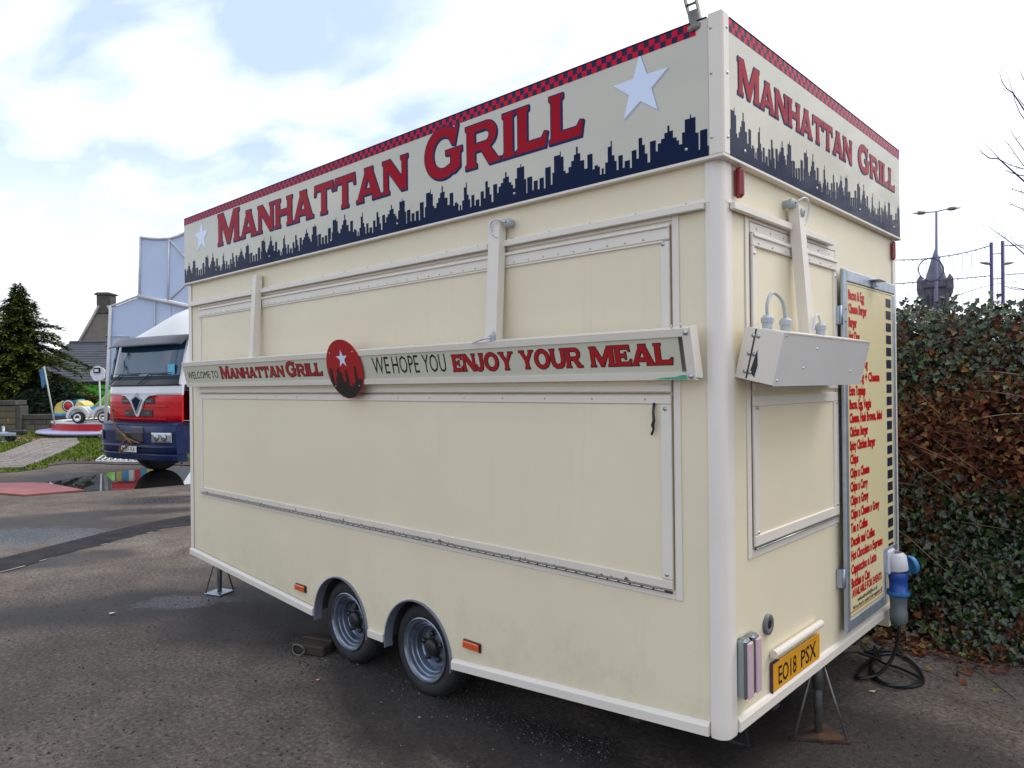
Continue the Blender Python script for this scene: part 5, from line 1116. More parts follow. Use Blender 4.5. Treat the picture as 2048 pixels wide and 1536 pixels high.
# ---- stone wall with pier and copings
M['stone'] = mat('sandstone', (.12,.105,.07), .85, var=.35, vscale=3, bump=.5, bscale=12, dirt=(.05,.06,.025), dscale=1.2, damt=.8)
M['stone2'] = mat('sandstone_dark', (.075,.07,.06), .85, var=.35, vscale=3, bump=.5, bscale=12)
M['mortar'] = mat('mortar', (.06,.055,.045), .9)
WD = 30.5; wb = wpos(90, WD)
WL = facing(wb, 'stone_wall', 'low mossy sandstone wall with flat copings behind the grass', 'wall')
x0 = (wpos(-160, WD)-wb).dot(RH); x1 = (wpos(330, WD)-wb).dot(RH); rnd = random.Random(3)
g = MB(); g.box(x0, x1, .03, .38, 0, .47); obj('wall_core', g, 'mortar', WL)
blk = {}
def stone(parent, xa, xb, za, zb_, y0, y1, m, name='stone'):
    w_, h2 = round(xb-xa, 1), round(zb_-za, 2); key = (w_, h2, round(y1-y0,2), m)
    if key not in blk: q = MB(); q.cbox(-w_/2, w_/2, 0, y1-y0, 0, h2, .02); blk[key] = mesh(q, name, m)
    o = bpy.data.objects.new(name, blk[key]); COL.objects.link(o); o.parent = parent; o.location = ((xa+xb)/2, y0+rnd.uniform(-.012,.012), za); return o
for j, (za, zb_) in enumerate(((0,.225),(.235,.46))):
    x = x0 + (.2 if j else 0)
    while x < x1 - .3:
        w_ = rnd.choice((.4,.5,.6,.7)); stone(WL, x+.01, x+w_-.01, za, zb_, 0, .2, 'stone' if rnd.random() < .7 else 'stone2'); x += w_
x = x0
while x < x1: stone(WL, x+.01, x+.89, .475, .68, -.05, .42, 'stone2', 'coping'); x += .9
pb_ = (wpos(13, WD-.1)-wb).dot(RH)
PI_ = facing(wpos(13, WD-.15), 'stone_pier', 'square sandstone gate pier with dark cap at the end of the low wall', 'pier')
for j in range(4): 
    stone(PI_, -.37, .0-.005, j*.27, j*.27+.26, -.05, .5, 'stone'); stone(PI_, .005, .37, j*.27, j*.27+.26, -.05, .5, 'stone')
stone(PI_, -.46, .46, 1.085, 1.28, -.12, .6, 'stone2', 'coping')
stone(PI_, .37, .62, .0, 1.05, -.02, .5, 'stone2')

# ---- shop with slate roof, gabled house behind
M['slate'] = mat('slates', (.035,.038,.05), .45, var=.35, vscale=1.2, dirt=(.10,.10,.11), dscale=6, damt=.5)
M['shopgreen'] = mat('green_fascia', (.05,.50,.015), .5); M['render'] = mat('grey_render', (.22,.24,.30), .8, var=.15, vscale=1.5)
M['harl'] = mat('harled_gable', (.19,.165,.145), .9, var=.12, vscale=2.5, bump=.3, bscale=30); M['skew'] = mat('skew_stone', (.42,.40,.37), .8, var=.2, vscale=4)
BD2 = 40.0; sb = wpos(160, BD2); SH2 = facing(sb, 'shop_building', 'low shop with dark slate roof and bright green fascia', 'shop')
def sl2(px, py, d=BD2): q = at(px, py, d) - Vector((sb.x, sb.y, 0)); return (q.dot(RH), q.z)
xe0 = sl2(20,700)[0]; xe1 = sl2(232,762)[0]; ez = sl2(160,764)[1]; rz_ = sl2(160,677)[1]; xr = sl2(195,680)[0]; xr0 = sl2(60,680)[0]
g = MB(); g.box(xe0+.15, xe1-.15, .3, 7.5, 0, ez); obj('wall', g, 'render', SH2)
g = MB(); g.add([(xe0,-.1,ez),(xe1,-.1,ez),(xr,3.6,rz_),(xr0,3.6,rz_),(xe0,7.6,ez),(xe1,7.6,ez)], [(0,1,2,3),(1,5,2),(5,4,3,2),(4,0,3),(0,4,5,1)]); rf = obj('roof', g, 'slate', SH2, recalc=True)
for k in range(16):
    t0 = k/16; za = ez + (rz_-ez)*t0; ya = -.1 + 3.7*t0; xa = xe0+(xr0-xe0)*t0; xb = xe1+(xr-xe1)*t0
    g = MB(); g.add([(xa,ya-.012,za+.03),(xb,ya-.012,za+.03),(xb-.07,ya+.23,za+(rz_-ez)/16+.012),(xa+.07,ya+.23,za+(rz_-ez)/16+.012),(xa,ya-.012,za+.005),(xb,ya-.012,za+.005)], [(0,1,2,3),(4,5,1,0)]); obj('slate_course', g, 'slate', rf)
g = MB(); g.tube([(xr0,3.6,rz_+.03),(xr,3.6,rz_+.03),(xe1,-.1,ez+.03)], .09, 6); obj('ridge_tiles', g, mat('ridge', (.10,.10,.11), .7), rf)
g = MB(); g.cbox(xe0+.1, xe1-.1, .0, .28, sl2(160,791)[1], ez-.16, .02); obj('fascia_sign', g, 'shopgreen', SH2)
g = MB(); g.cbox(xe0+.1, xe1-.1, -.05, .2, ez-.155, ez-.005, .02); obj('gutter', g, 'dark', SH2)
for k in range(5):
    xx = xe1 - 1.1 - k*1.25; g = MB(); g.cbox(xx-.5, xx+.5, .2, .29, .35, 1.02, .02); fr = obj('window', g, mat('shop_window_frame', (.10,.12,.18), .5), SH2); g = MB(); g.cbox(xx-.45, xx+.45, .17, .195, .4, .97, .005); obj('pane', g, 'glass', fr)
# railing before the shop
RLg = facing(wpos(185, 35), 'railing', 'dark blue metal railing between the low wall and the shop', 'railing'); g = MB(); rlx0 = -2.6; zt = hz(180, 805, 35)
for z in (zt, .35): g.tube([(rlx0,0,z),(4,0,z)], .03, 6)
obj('rail', g, 'cabblue', RLg)
for k in range(14): g = MB(); g.tube([(rlx0+k*.5,0,0),(rlx0+k*.5,0,zt)], .025, 6); obj('upright', g, 'cabblue', RLg)
# gabled house
HD = 48.0; hb = wpos(205, HD); HO = facing(hb, 'gabled_house', 'tall grey gabled house with a stone chimney behind the shop', 'house')
def hl(px, py): q = at(px, py, HD) - Vector((hb.x, hb.y, 0)); return (q.dot(RH), q.z)
pk = hl(207.5, 612); lw = hl(165, 680); hw_ = pk[0]-lw[0]; sl_ = (pk[1]-lw[1])/hw_; xg0 = pk[0]-4.2; zg = pk[1]-4.2*sl_*.62
xg0, zg = pk[0] - 2.6, pk[1] - 2.6*sl_; xg1 = pk[0] + 2.6
g = MB(); g.prism([(xg0,0),(xg1,0),(xg1,zg),(pk[0]+.3,pk[1]),(pk[0]-.3,pk[1]),(xg0,zg)], pf2, -.4, 0); obj('gable_wall', g, 'harl', HO, recalc=True)
g = MB(); g.add([(xg0-.15,.4,zg),(pk[0],.4,pk[1]),(xg1+.15,.4,zg),(xg0-.15,9,zg),(pk[0],9,pk[1]),(xg1+.15,9,zg)], [(0,1,4,3),(1,2,5,4)]); g.box(xg0,xg1,.41,9,0,zg); hr = obj('roof', g, 'slate', HO, recalc=True)
for sg_ in (-1, 1): g = MB(); g.tube([(pk[0]+sg_*.28,-.08,pk[1]+.02),(pk[0]+sg_*2.6,-.08,zg+.02)], .09, 4); obj('skew', g, 'skew', HO)
c1 = hl(194, 612); c2 = hl(222, 590); g = MB(); g.cbox(c1[0], c2[0], -.1, .65, pk[1]-.5, c2[1], .04); ch = obj('chimney', g, 'stone2', HO)
g = MB(); g.prism([(c1[0]-.1,c2[1]+.005),(c2[0]+.1,c2[1]+.005),(c2[0]+.1,c2[1]+.08),(c2[0]-.1,c2[1]+.17),(c1[0]+.1,c2[1]+.17),(c1[0]-.1,c2[1]+.08)], pf2, -.72, .17); obj('chimney_cap', g, 'stone2', ch, recalc=True)

# ---- walkway of boards, mats, hitch
M['plank'] = mat('weathered_plank', (.22,.19,.17), .85, var=.3, vscale=3, stretch=(1,8,1), bump=.3, bscale=20)
M['mat'] = mat('red_rubber_mat', (.27,.085,.085), .7, var=.2, vscale=3); M['pinkmat'] = mat('pink_mat', (.34,.13,.17), .7, var=.2, vscale=3)
WK = thing('board_walkway', 'weathered grey board walkway crossing the grass', 'walkway', (wpos(60, 19).x, wpos(60, 19).y, 0))
o_ = Vector((WK.location.x, WK.location.y, 0))
LEFT = [gnd(*p) - o_ for p in [(-150,930),(0,911),(78,880),(152,878)]]; RIGHT = [gnd(*p) - o_ for p in [(-150,944),(42,939),(88,923),(161,888)]]
def along(P, t):
    n = (len(P)-1); i = min(int(t*n), n-1); return P[i].lerp(P[i+1], t*n-i)
cuts = [0, .2, .36, .52, .68, .84, 1.0]; rnd = random.Random(31)
for i in range(14):
    for j in range(len(cuts)-1):
        s0, s1 = i/14 + .007, (i+1)/14 - .007; t0, t1 = cuts[j] + .0006, cuts[j+1] - .0006; zt = .045 + rnd.uniform(0, .012)
        q = [along(LEFT,t0).lerp(along(RIGHT,t0), s0), along(LEFT,t0).lerp(along(RIGHT,t0), s1), along(LEFT,t1).lerp(along(RIGHT,t1), s1), along(LEFT,t1).lerp(along(RIGHT,t1), s0)]
        g = MB(); P = [(v.x, v.y) for v in q]
        if area(P) < 0: P = P[::-1]
        g.prism(P, lambda a, b, d: (a, b, d), .016, zt); obj('plank', g, 'plank', WK)
q = sheet('pink_mat', [gnd(*p) for p in [(28,884),(26,875),(60,874),(112,877),(122,883),(80,884)]], .022, 'pinkmat', None, .008); tag(settle(q), 'pink mat lying on the grass beyond the board walkway', 'mat')
q = sheet('red_mat', [gnd(*p) for p in [(-60,984),(-60,970),(60,968),(95,969),(168,983),(48,993)]], .03, 'mat', None, .024); tag(settle(q), 'flat red mat on the tarmac at the end of the puddle', 'mat')
TG = thing('trackway_mat', 'pale metal trackway grid lying in front of the lorry wheel', 'trackway', (wpos(230, 17.2).x, wpos(230, 17.2).y, 0)); o_ = Vector((TG.location.x, TG.location.y, 0))
c = [gnd(*p) - o_ for p in [(192,925),(206,915),(300,917),(300,927)]]
for i in range(5): t = i/4; g = MB(); g.tube([c[0].lerp(c[1], t)+Vector((0,0,.03)), c[3].lerp(c[2], t)+Vector((0,0,.03))], .025, 4); obj('bar', g, 'rideframe', TG)
for i in range(10): t = i/9; g = MB(); g.tube([c[0].lerp(c[3], t)+Vector((0,0,.05)), c[1].lerp(c[2], t)+Vector((0,0,.05))], .025, 4); obj('bar', g, 'rideframe', TG)
hp = wpos(8, 23.6); HT_ = facing(hp, 'trailer_hitch', 'steel drawbar with a winding jack handle at the left edge of the grass', 'drawbar')
def hh(px, py): q = at(px, py, 23.6) - Vector((hp.x, hp.y, 0)); return (q.dot(RH), q.z)
a = hh(7, 868); b_ = hh(7, 852); c_ = hh(16, 846); d_ = hh(16, 843)
g = MB(); g.tube([(a[0],0,.05),(a[0],0,b_[1])], .04, 8); g.tube([(a[0],0,.02),(a[0],0,.06)], .1, 8); obj('jack_post', g, 'galv', HT_)
g = MB(); g.tube([(a[0],0,b_[1]),(c_[0],0,c_[1]),(c_[0],0,d_[1]+.1)], .016, 6); obj('handle', g, 'ropeo', HT_)
g = MB(); g.cbox(-2.2, .45, -.12, .0, .22, .34, .02); g.cbox(-2.2, .30, .15, .25, .22, .34, .02); obj('drawbar', g, 'galv', HT_)
g = MB(); g.cbox(.2, .72, -.10, .1, .26, .42, .04); obj('coupling', g, 'black', HT_)
g = MB(); g.lathe([(.05,-.05),(.16,-.06),(.18,0),(.16,.06),(.05,.05)], (a[0]+.1,.2,.18), (0,1,0), 16); obj('jockey_wheel', g, 'rubber', HT_)
# ---- conifers
def conifer(name, label, base, H, R, seed, m, n_br=150, dens=1.0, cat='conifer', group=None, low=.25):
    rnd = random.Random(seed); t = thing(name, label, cat, (base.x, base.y, 0), 0, group)
    g = MB(); g.tube([(0,0,0),(.03,0,H*.5),(0,.02,H*.96)], [.17,.10,.015], 8); obj('trunk', g, 'bark', t)
    g = MB(); br = MB()
    for i in range(n_br):
        f = (i//7*7 + rnd.uniform(0,2.6))/n_br; z = low + (H-low-.1)*f; az = i*2.399 + rnd.uniform(-.4,.4)
        ln = R*(1-f)**1.0*rnd.uniform(.55,1.12)*(1+.22*math.sin(3*az+seed)) + .07
        tip = -ln*rnd.uniform(.02,.22) + (.1 if f > .6 else 0); d = Vector((math.cos(az), math.sin(az), 0)); sd_ = Vector((-d.y, d.x, 0))
        def pt(u): return Vector((0,0,z)) + d*(ln*u) + Vector((0,0, tip*u*u + .10*ln*math.sin(u*PI)))
        if ln > .4: br.tube([pt(0), pt(.5), pt(.95)], [.025,.015,.005], 4, False)
        steps = max(2, int(ln*10*dens))
        for k in range(steps):
            u = .12 + .9*(k+rnd.random())/steps; c = pt(u); wdt = .34*ln*(1.05-u)*.55 + .04
            for q in range(5):
                o = c + sd_*rnd.uniform(-wdt, wdt) + Vector((0,0,rnd.uniform(-.10,.05))); L_ = rnd.uniform(.12,.28)
                dr = (d*rnd.uniform(.3,1) + sd_*rnd.uniform(-.9,.9) + Vector((0,0,rnd.uniform(-.55,.2)))).normalized()
                sw = dr.cross(Vector((rnd.uniform(-.4,.4), rnd.uniform(-.4,.4), 1))).normalized()*rnd.uniform(.020,.05)
                g.add([o, o+dr*L_*.5+sw, o+dr*L_, o+dr*L_*.5-sw], [(0,1,2,3)])
    obj('crown', g, m, t); obj('limbs', br, 'bark', t); return t
M['bark'] = mat('bark', (.045,.032,.024), .9, var=.4, vscale=6)
M['needle'] = mat('needles', (.04,.06,.02), .75, spec=.2, island=[(0,(.012,.028,.014)),(.3,(.030,.055,.014)),(.6,(.075,.105,.010)),(.92,(.16,.17,.015)),(1,(.13,.09,.03))])
M['needle2'] = mat('dark_needles', (.02,.03,.02), .8, spec=.15, island=[(0,(.006,.012,.009)),(.6,(.014,.026,.014)),(1,(.03,.045,.018))])
conifer('conifer', 'tall dark green conifer with tiered branches behind the stone wall', wpos(38, 33.5), 6.75, 4.0, 5, 'needle', 380, 2.3)
conifer('conifer', 'part of a second conifer showing at the left edge behind the pier', wpos(-75, 35.5), 7.2, 2.7, 8, 'needle2', 150, 1.2)
def shrub(name, label, base, w_, d_, h2, seed, n, m, sz=(.07,.16), cat='shrub', group=None):
    rnd = random.Random(seed); t = thing(name, label, cat, (base.x, base.y, 0), yaw_of(RH), group); g = MB()
    for i in range(n):
        a = rnd.uniform(0, 2*PI); b = math.acos(rnd.uniform(-.3,1)); rr = rnd.uniform(.72,1.0)*(1+.22*noise.noise(Vector((math.cos(a)*2+seed, math.sin(a)*2, b*2))))
        c = Vector((math.cos(a)*math.sin(b)*w_*rr, math.sin(a)*math.sin(b)*d_*rr, h2*.35 + h2*.65*math.cos(b)*rr))
        if c.z < .02: continue
        n1 = Vector((rnd.gauss(0,1), rnd.gauss(0,1), rnd.gauss(0,1))).normalized(); n2 = n1.orthogonal().normalized(); n3 = n1.cross(n2); L_ = rnd.uniform(*sz)
        g.add([c-n2*L_, c+n3*L_*.5, c+n2*L_, c-n3*L_*.5], [(0,1,2,3)])
    obj('foliage', g, m, t); g = MB()
    for k in range(5): g.tube([(rnd.uniform(-.2,.2), rnd.uniform(-.1,.1), 0), (rnd.uniform(-.6,.6)*w_, rnd.uniform(-.5,.5)*d_, h2*.75)], [.03,.01], 5)
    obj('stems', g, 'bark', t); return t
shrub('dark_shrub', 'near black evergreen shrub filling the gap under the conifer, right of the pier', wpos(62, 31.6), 1.0, .45, 1.75, 3, 2600, 'needle2')
shrub('dark_shrub', 'dark evergreen shrub between the conifer and the green fascia', wpos(118, 32.0), 1.05, .45, 2.0, 4, 3200, 'needle2')
# evergreens across the yard (they are what the glossy fascia mirrors)
for i, (x, y, h2) in enumerate(((-31,-9,9.5),(-27,-13,8.6),(-22.5,-17,9.8),(-17,-21,8.8),(-34,-4,9))):
    conifer('yard_evergreen', 'dark evergreen across the yard, mirrored faintly in the glossy fascia', Vector((x,y,0)), h2, 3.4, 40+i, 'needle2', 90, .5, group='evergreens across the yard')

# ================================================================ BEHIND ON THE RIGHT
# ---- ivy and bramble bank
M['ivyleaf'] = mat('ivy_leaves', (.03,.055,.02), .26, spec=.6, island=[(0,(.007,.015,.008)),(.45,(.018,.040,.012)),(.75,(.038,.074,.016)),(.9,(.075,.105,.022)),(.96,(.05,.028,.025)),(1,(.10,.08,.025))])
M['deadleaf'] = mat('withered_leaves', (.09,.045,.02), .7, spec=.25, island=[(0,(.025,.010,.008)),(.4,(.115,.030,.016)),(.75,(.20,.066,.024)),(.93,(.27,.17,.06)),(1,(.10,.12,.04))])
M['core'] = mat('bank_light_block', (.018,.012,.009), .95, var=.5, vscale=7, bump=1.0, bscale=9)  # near-black inner mesh, added to block light between the leaves
M['cane'] = mat('bramble_canes', (.10,.04,.022), .6, island=[(0,(.045,.018,.012)),(.6,(.11,.04,.02)),(.9,(.20,.13,.07)),(1,(.34,.27,.18))])
HG = thing('ivy_bank', 'tall tangled bank of ivy and withered bramble behind the trailer', 'hedge', (.4, 3.0, 0))
def bank(x, h):
    """front surface of the bank: world point at run x and height h"""
    v = Vector((x*.9, h*1.3, 4.1)); bul = .20*noise.noise(v) + .10*noise.noise(v*2.7)
    y = 2.93 + .02*x + .34*max(0,h-.2)**1.15*.5 + bul - .10*math.exp(-((h-1.15)/.5)**2) + (0.22*(.3-h)/.3 if h < .3 else 0)*-1.0
    return Vector((x, y, h))
def top(x): return 2.13 + .10*noise.noise(Vector((x*1.3, 7.7, 0))) + .05*noise.noise(Vector((x*4, 1.7, 0)))
XA, XB = -5.5, 6.0
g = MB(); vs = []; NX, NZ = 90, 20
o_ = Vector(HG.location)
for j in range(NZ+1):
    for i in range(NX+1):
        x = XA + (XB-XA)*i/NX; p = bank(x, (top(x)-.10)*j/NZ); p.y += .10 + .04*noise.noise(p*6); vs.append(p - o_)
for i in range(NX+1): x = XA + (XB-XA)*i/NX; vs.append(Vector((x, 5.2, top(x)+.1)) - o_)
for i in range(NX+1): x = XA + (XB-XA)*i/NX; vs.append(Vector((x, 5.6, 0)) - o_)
g.add(vs, [(j*(NX+1)+i, j*(NX+1)+i+1, (j+1)*(NX+1)+i+1, (j+1)*(NX+1)+i) for j in range(NZ+2) for i in range(NX)], True); obj('bank_light_block', g, 'core', HG)
LEAF = [(0,0),(.34,-.06),(.52,.26),(.30,.42),(.30,.66),(0,1.0)]
def leaf_pts(sz, fold=.18):
    r = [(a*sz, b*sz, abs(a)*fold*sz - .12*b*b*sz) for a, b in LEAF]; l = [(-a, b, c) for a, b, c in r[1:-1]]
    return r + l, [(0,1,2,3,4,5), (0,5,9,8,7,6)]
def place_leaf(g, p, nrm, spin, sz, fold):
    z = nrm.normalized(); y0 = Vector((0,0,-1)) - z*(-z.z); y0 = y0.normalized() if y0.length > .05 else z.orthogonal().normalized()
    x0 = y0.cross(z); y = y0*math.cos(spin) + x0*math.sin(spin); x = y.cross(z); vs, fs = leaf_pts(sz, fold)
    P = [p + x*a + y*b + z*c for a, b, c in vs]
    if g is not None: g.add(P, fs)
    return Matrix(((x.x,y.x,z.x,p.x),(x.y,y.y,z.y,p.y),(x.z,y.z,z.z,p.z),(0,0,0,1)))
def pxof(p): d = p - CAM; z = d.dot(FW); return (1024 + FPX*d.dot(RT)/z, 768 - FPX*d.dot(UP)/z, z) if z > .1 else (-1, -1, 0)
rnd = random.Random(77); gi, gd = MB(), MB(); cand = []
def zone(x, h):            # how likely a leaf here is withered
    nn = noise.noise(Vector((x*1.7, h*2.2, 9.0))); mid_ = math.exp(-((h-1.33)/.40)**2)
    return max(0, min(1, mid_*1.10 + .45*nn + (.55 if h < .22 else 0)))
def near_view(x): return -.75 < x < 1.6
tot = 0
while tot < 30000:
    x = rnd.uniform(-.8, 1.7) if rnd.random() < .68 else rnd.uniform(XA, XB)
    tp = top(x); h = rnd.uniform(.02, tp + (.10*rnd.random()**2)); p = bank(x, h)
    if h > tp - .18 and rnd.random() < .5: p.y += rnd.uniform(0, .9); p.z = tp + rnd.uniform(-.06, .07)
    p.y += -rnd.uniform(-.03,.13); dead = rnd.random() < zone(x, h); tot += 1
    nrm = Vector((rnd.gauss(.10,.42), -1 + rnd.gauss(0,.35), rnd.gauss(.55,.40))); spin = rnd.gauss(0,.8); big_ = 1.5 if (x > .55 and h < .9 and rnd.random() < .4) else 1.0
    if dead: place_leaf(gd, p-o_, Vector((rnd.gauss(0,1), -1+rnd.gauss(0,.8), rnd.gauss(.3,.8))), rnd.uniform(-3,3), rnd.uniform(.018,.050), rnd.uniform(.2,.8))
    else:
        sz = rnd.uniform(.020,.048)*big_; px, py, dz = pxof(p)
        if 1800 < px < 2046 and 590 < py < 1260 and p.y < bank(x, max(.02,h)).y - .055 and len(cand) < 300 and sz > .030: cand.append((p-o_, nrm, spin, sz))
        else: place_leaf(gi, p-o_, nrm, spin, sz, rnd.uniform(.1,.4))
obj('ivy_foliage', gi, 'ivyleaf', HG, kind='stuff'); obj('withered_foliage', gd, 'deadleaf', HG, kind='stuff')
LM = []
for k, c_ in enumerate(((.014,.034,.012),(.026,.060,.015),(.044,.078,.018),(.017,.038,.020),(.065,.082,.025),(.042,.024,.022))):
    m = mat('ivy_leaf_%d' % k, c_, .24, spec=.6, var=.2, vscale=30); q = MB(); vs, fs = leaf_pts(1.0, .16+.06*k); q.add(vs, fs); LM.append(mesh(q, 'leaf', m))
for (p, nrm, spin, sz) in cand:
    o = bpy.data.objects.new('leaf', rnd.choice(LM)); COL.objects.link(o); o.parent = HG; o.matrix_local = place_leaf(None, p, nrm, spin, sz, 0) @ Matrix.Scale(sz, 4)
# bramble canes
g = MB()
for i in range(230):
    x = rnd.uniform(-.7, 1.7) if rnd.random() < .75 else rnd.uniform(XA, XB); h = max(.08, rnd.gauss(1.25,.36)) if rnd.random() < .8 else rnd.uniform(.1,2.1)
    ln = rnd.uniform(.15,.65); an = rnd.gauss(-.35,.5) if rnd.random() < .6 else rnd.uniform(-1.2,1.2); pts = []
    for k in range(6):
        t = k/5; xx = x + ln*t*math.cos(an); h2 = h + ln*t*math.sin(an) - .25*ln*t*t
        p = bank(xx, max(.03, h2)); p.y -= .05 + .10*math.sin(t*PI) + rnd.uniform(0,.02); pts.append(p - o_)
    g.tube(pts, [.003,.0028,.0025,.0022,.0018,.001], 3, False)
obj('bramble_canes', g, 'cane', HG, kind='stuff')
for (pa, pb, r) in (((1925,775),(1998,845),.006),((1990,785),(1972,840),.004),((1935,830),(1925,845),.004),((1995,790),(2046,770),.005),((1890,720),(1990,680),.005),((1985,835),(1995,800),.0035)):
    q = []
    for k in range(6):
        t = k/5; px, py = pa[0]+(pb[0]-pa[0])*t, pa[1]+(pb[1]-pa[1])*t; q.append(at(px, py + 4*math.sin(t*PI), 4.95) - o_)
    c2 = MB(); c2.tube(q, r, 5); obj('cane', c2, 'cane', HG)
# sprigs standing clear of the top
g = MB(); q2 = MB()
for i in range(60):
    x = rnd.uniform(-.6,1.5); p = bank(x, top(x)); p.y += rnd.uniform(0,.5); hgt = rnd.uniform(.05,.16); tip = p + Vector((rnd.uniform(-.06,.06), rnd.uniform(-.04,.04), hgt)); q2.tube([p-o_-Vector((0,0,.1)), tip-o_], [.003,.0015], 3, False)
    for k in range(4): place_leaf(g, p.lerp(tip, .3+.24*k)-o_, Vector((rnd.gauss(0,.8), -1, rnd.gauss(.4,.6))), rnd.uniform(-3,3), rnd.uniform(.025,.05), .2)
obj('top_sprigs', g, 'ivyleaf', HG, kind='stuff'); obj('sprig_stems', q2, 'cane', HG, kind='stuff')
# fallen leaves and twigs along its foot
g = MB()
for i in range(1500):
    x = rnd.uniform(-1.2, 2.2); y = 2.85 - abs(rnd.gauss(0,.22)) + .02*x; place_leaf(g, Vector((x, y, rnd.uniform(.004,.03))), Vector((rnd.gauss(0,.5), rnd.gauss(0,.5), 1)), rnd.uniform(-3,3), rnd.uniform(.02,.05), rnd.uniform(.1,.5))
obj('leaf_litter', g, 'deadleaf', kind='stuff')
g = MB()
for i in range(60):
    x = rnd.uniform(-.7,1.4); y = 2.7 - abs(rnd.gauss(0,.25)); a = rnd.gauss(-.2,.5); ln = rnd.uniform(.1,.45); g.tube([(x,y,.008),(x+ln*.5*math.cos(a),y+ln*.5*math.sin(a),.02),(x+ln*math.cos(a),y+ln*math.sin(a),.008)], .0025, 3, False)
obj('fallen_twigs', g, 'cane', kind='stuff')
# loose grit on the tarmac near the lens
g = MB(); M['grit'] = mat('loose_grit', (.06,.055,.055), .9, island=[(0,(.014,.014,.017)),(.75,(.04,.036,.036)),(.97,(.10,.09,.08)),(1,(.28,.26,.23))])
for i in range(4200):
    px = rnd.uniform(-50, 2048); py = rnd.uniform(1120, 1560); p = gnd(px, py); r = rnd.uniform(.002,.0065)*(1.7 if rnd.random() < .12 else 1)
    if -4.6 < p.x < 0 and 0.1 < p.y < 2.2: continue
    g.add([(p.x-r,p.y,.001),(p.x,p.y-r*.9,.001),(p.x+r,p.y+r*.2,.001),(p.x,p.y+r,.001),(p.x+r*.2,p.y,r*.9)], [(0,1,4),(1,2,4),(2,3,4),(3,0,4)])
for i in range(2400):
    t = rnd.random(); px = 560 + 640*t + rnd.gauss(0, 40); py = 1275 + 235*t + rnd.gauss(0, 14); p = gnd(px, py); r = rnd.uniform(.0025,.008)
    g.add([(p.x-r,p.y,.001),(p.x,p.y-r*.9,.001),(p.x+r,p.y+r*.2,.001),(p.x,p.y+r,.001),(p.x+r*.2,p.y,r*.9)], [(0,1,4),(1,2,4),(2,3,4),(3,0,4)])
obj('grit', g, 'grit', kind='stuff')

# ---- festoon posts and cables
M['violet'] = mat('painted_post', (.05,.04,.16), .5, var=.2, vscale=2); M['wire'] = mat('dark_wire', (.03,.03,.08), .6)
FD_ = 25.0
def fpost(px0, px1, pyt, lamp_px, label):
    b0 = wpos(px1, FD_); t = facing(b0, 'festoon_post', label, 'post', 'twin festoon posts beyond the bank'); q = at(px0, pyt, FD_) - Vector((b0.x, b0.y, 0))
    g = MB(); g.tube([(0,0,0),(q.dot(RH),0,q.z)], [.055,.055], 10); obj('post', g, 'violet', t); s2 = 1 if lamp_px > px0 else -1
    l = at(lamp_px, 529, FD_) - Vector((b0.x, b0.y, 0)); g = MB(); g.tube([(0,0,l.z),(l.dot(RH),0,l.z+.03)], .02, 6); hd = obj('lamp_arm', g, 'violet', t)
    g = MB(); x = l.dot(RH); g.lathe([(.001,-.24),(.04,-.16),(.05,0),(.03,.16),(.001,.22)], (x, 0, l.z+.04), (s2,0,.15), 10); obj('lamp_head', g, 'dsteel', hd)
    return t
fpost(1983, 1984, 485, 1972, 'left hand slim violet post of the twin festoon posts above the bank'); fpost(2005.5, 2007, 482, 2016, 'right hand slim violet post of the twin festoon posts above the bank')
FB = wpos(1900, FD_); FC = facing(FB, 'festoon_wires', 'dark festoon wires with a ring strung from the twin posts', 'festoon')
def fw_(px, py): q = at(px, py, FD_) - Vector((FB.x, FB.y, 0)); return (q.dot(RH), q.dot(FH)*0, q.z)
def fcable(pts, r=.016):
    g = MB(); g.tube([fw_(*p) for p in pts], r, 5, False); obj('cable', g, 'wire', FC)
topw = [(1560,522),(1700,521),(1790,520),(1820,519.5),(1845,518),(1874,514.5),(1906,510),(1935,504),(1960,497.5),(1981,491)]
loww = [(1560,576),(1700,571),(1790,567.5),(1820,565.5),(1850,563),(1890,559.5),(1925,556.5),(1981,551.5)]
fcable(topw); fcable(loww); fcable([(1986,508),(2004,507)]); fcable([(1986,558),(2004,557)]); fcable([(2009,491),(2035,490),(2060,491),(2120,492)]); fcable([(2009,550),(2030,548),(2120,545)]); fcable([(1986,604),(2004,606)]); fcable([(1986,602.5),(2004,602)])
fcable([(2010,572),(2022,577),(2040,580),(2070,580)], .012)
g = MB(); g.tube([fw_(1862 + 25*math.cos(2*PI*i/32), 539 + 22.5*math.sin(2*PI*i/32)) for i in range(33)], .018, 6, False); obj('ring', g, 'wire', FC)
g = MB()
def yon(pts, x):
    for a, b in zip(pts[:-1], pts[1:]):
        if a[0] <= x <= b[0]: return a[1] + (b[1]-a[1])*(x-a[0])/(b[0]-a[0])
for px in (1745,1765,1785,1802,1818,1835,1853,1871,1888,1906,1925,1943,1962):
    g.tube([fw_(px, yon(topw, px)), fw_(px, 640)], .006, 4, False)
for px in (1995, 2030): g.tube([fw_(px, 505 if px > 2000 else 530), fw_(px, 640)], .006, 4, False)
obj('droppers', g, 'wire', FC, kind='stuff')
g = MB()
for px in range(1790, 1980, 18):
    for pts in (topw, loww): a = fw_(px, yon(pts, px)+1.5); g.lathe([(.001,-.03),(.024,0),(.001,.03)], a, (0,0,1), 6)
for an in range(0, 360, 45): a = fw_(1862+25*math.cos(math.radians(an)), 539+22.5*math.sin(math.radians(an))); g.lathe([(.001,-.03),(.024,0),(.001,.03)], a, (0,0,1), 6)
obj('bulbs', g, 'wire', FC, kind='stuff')
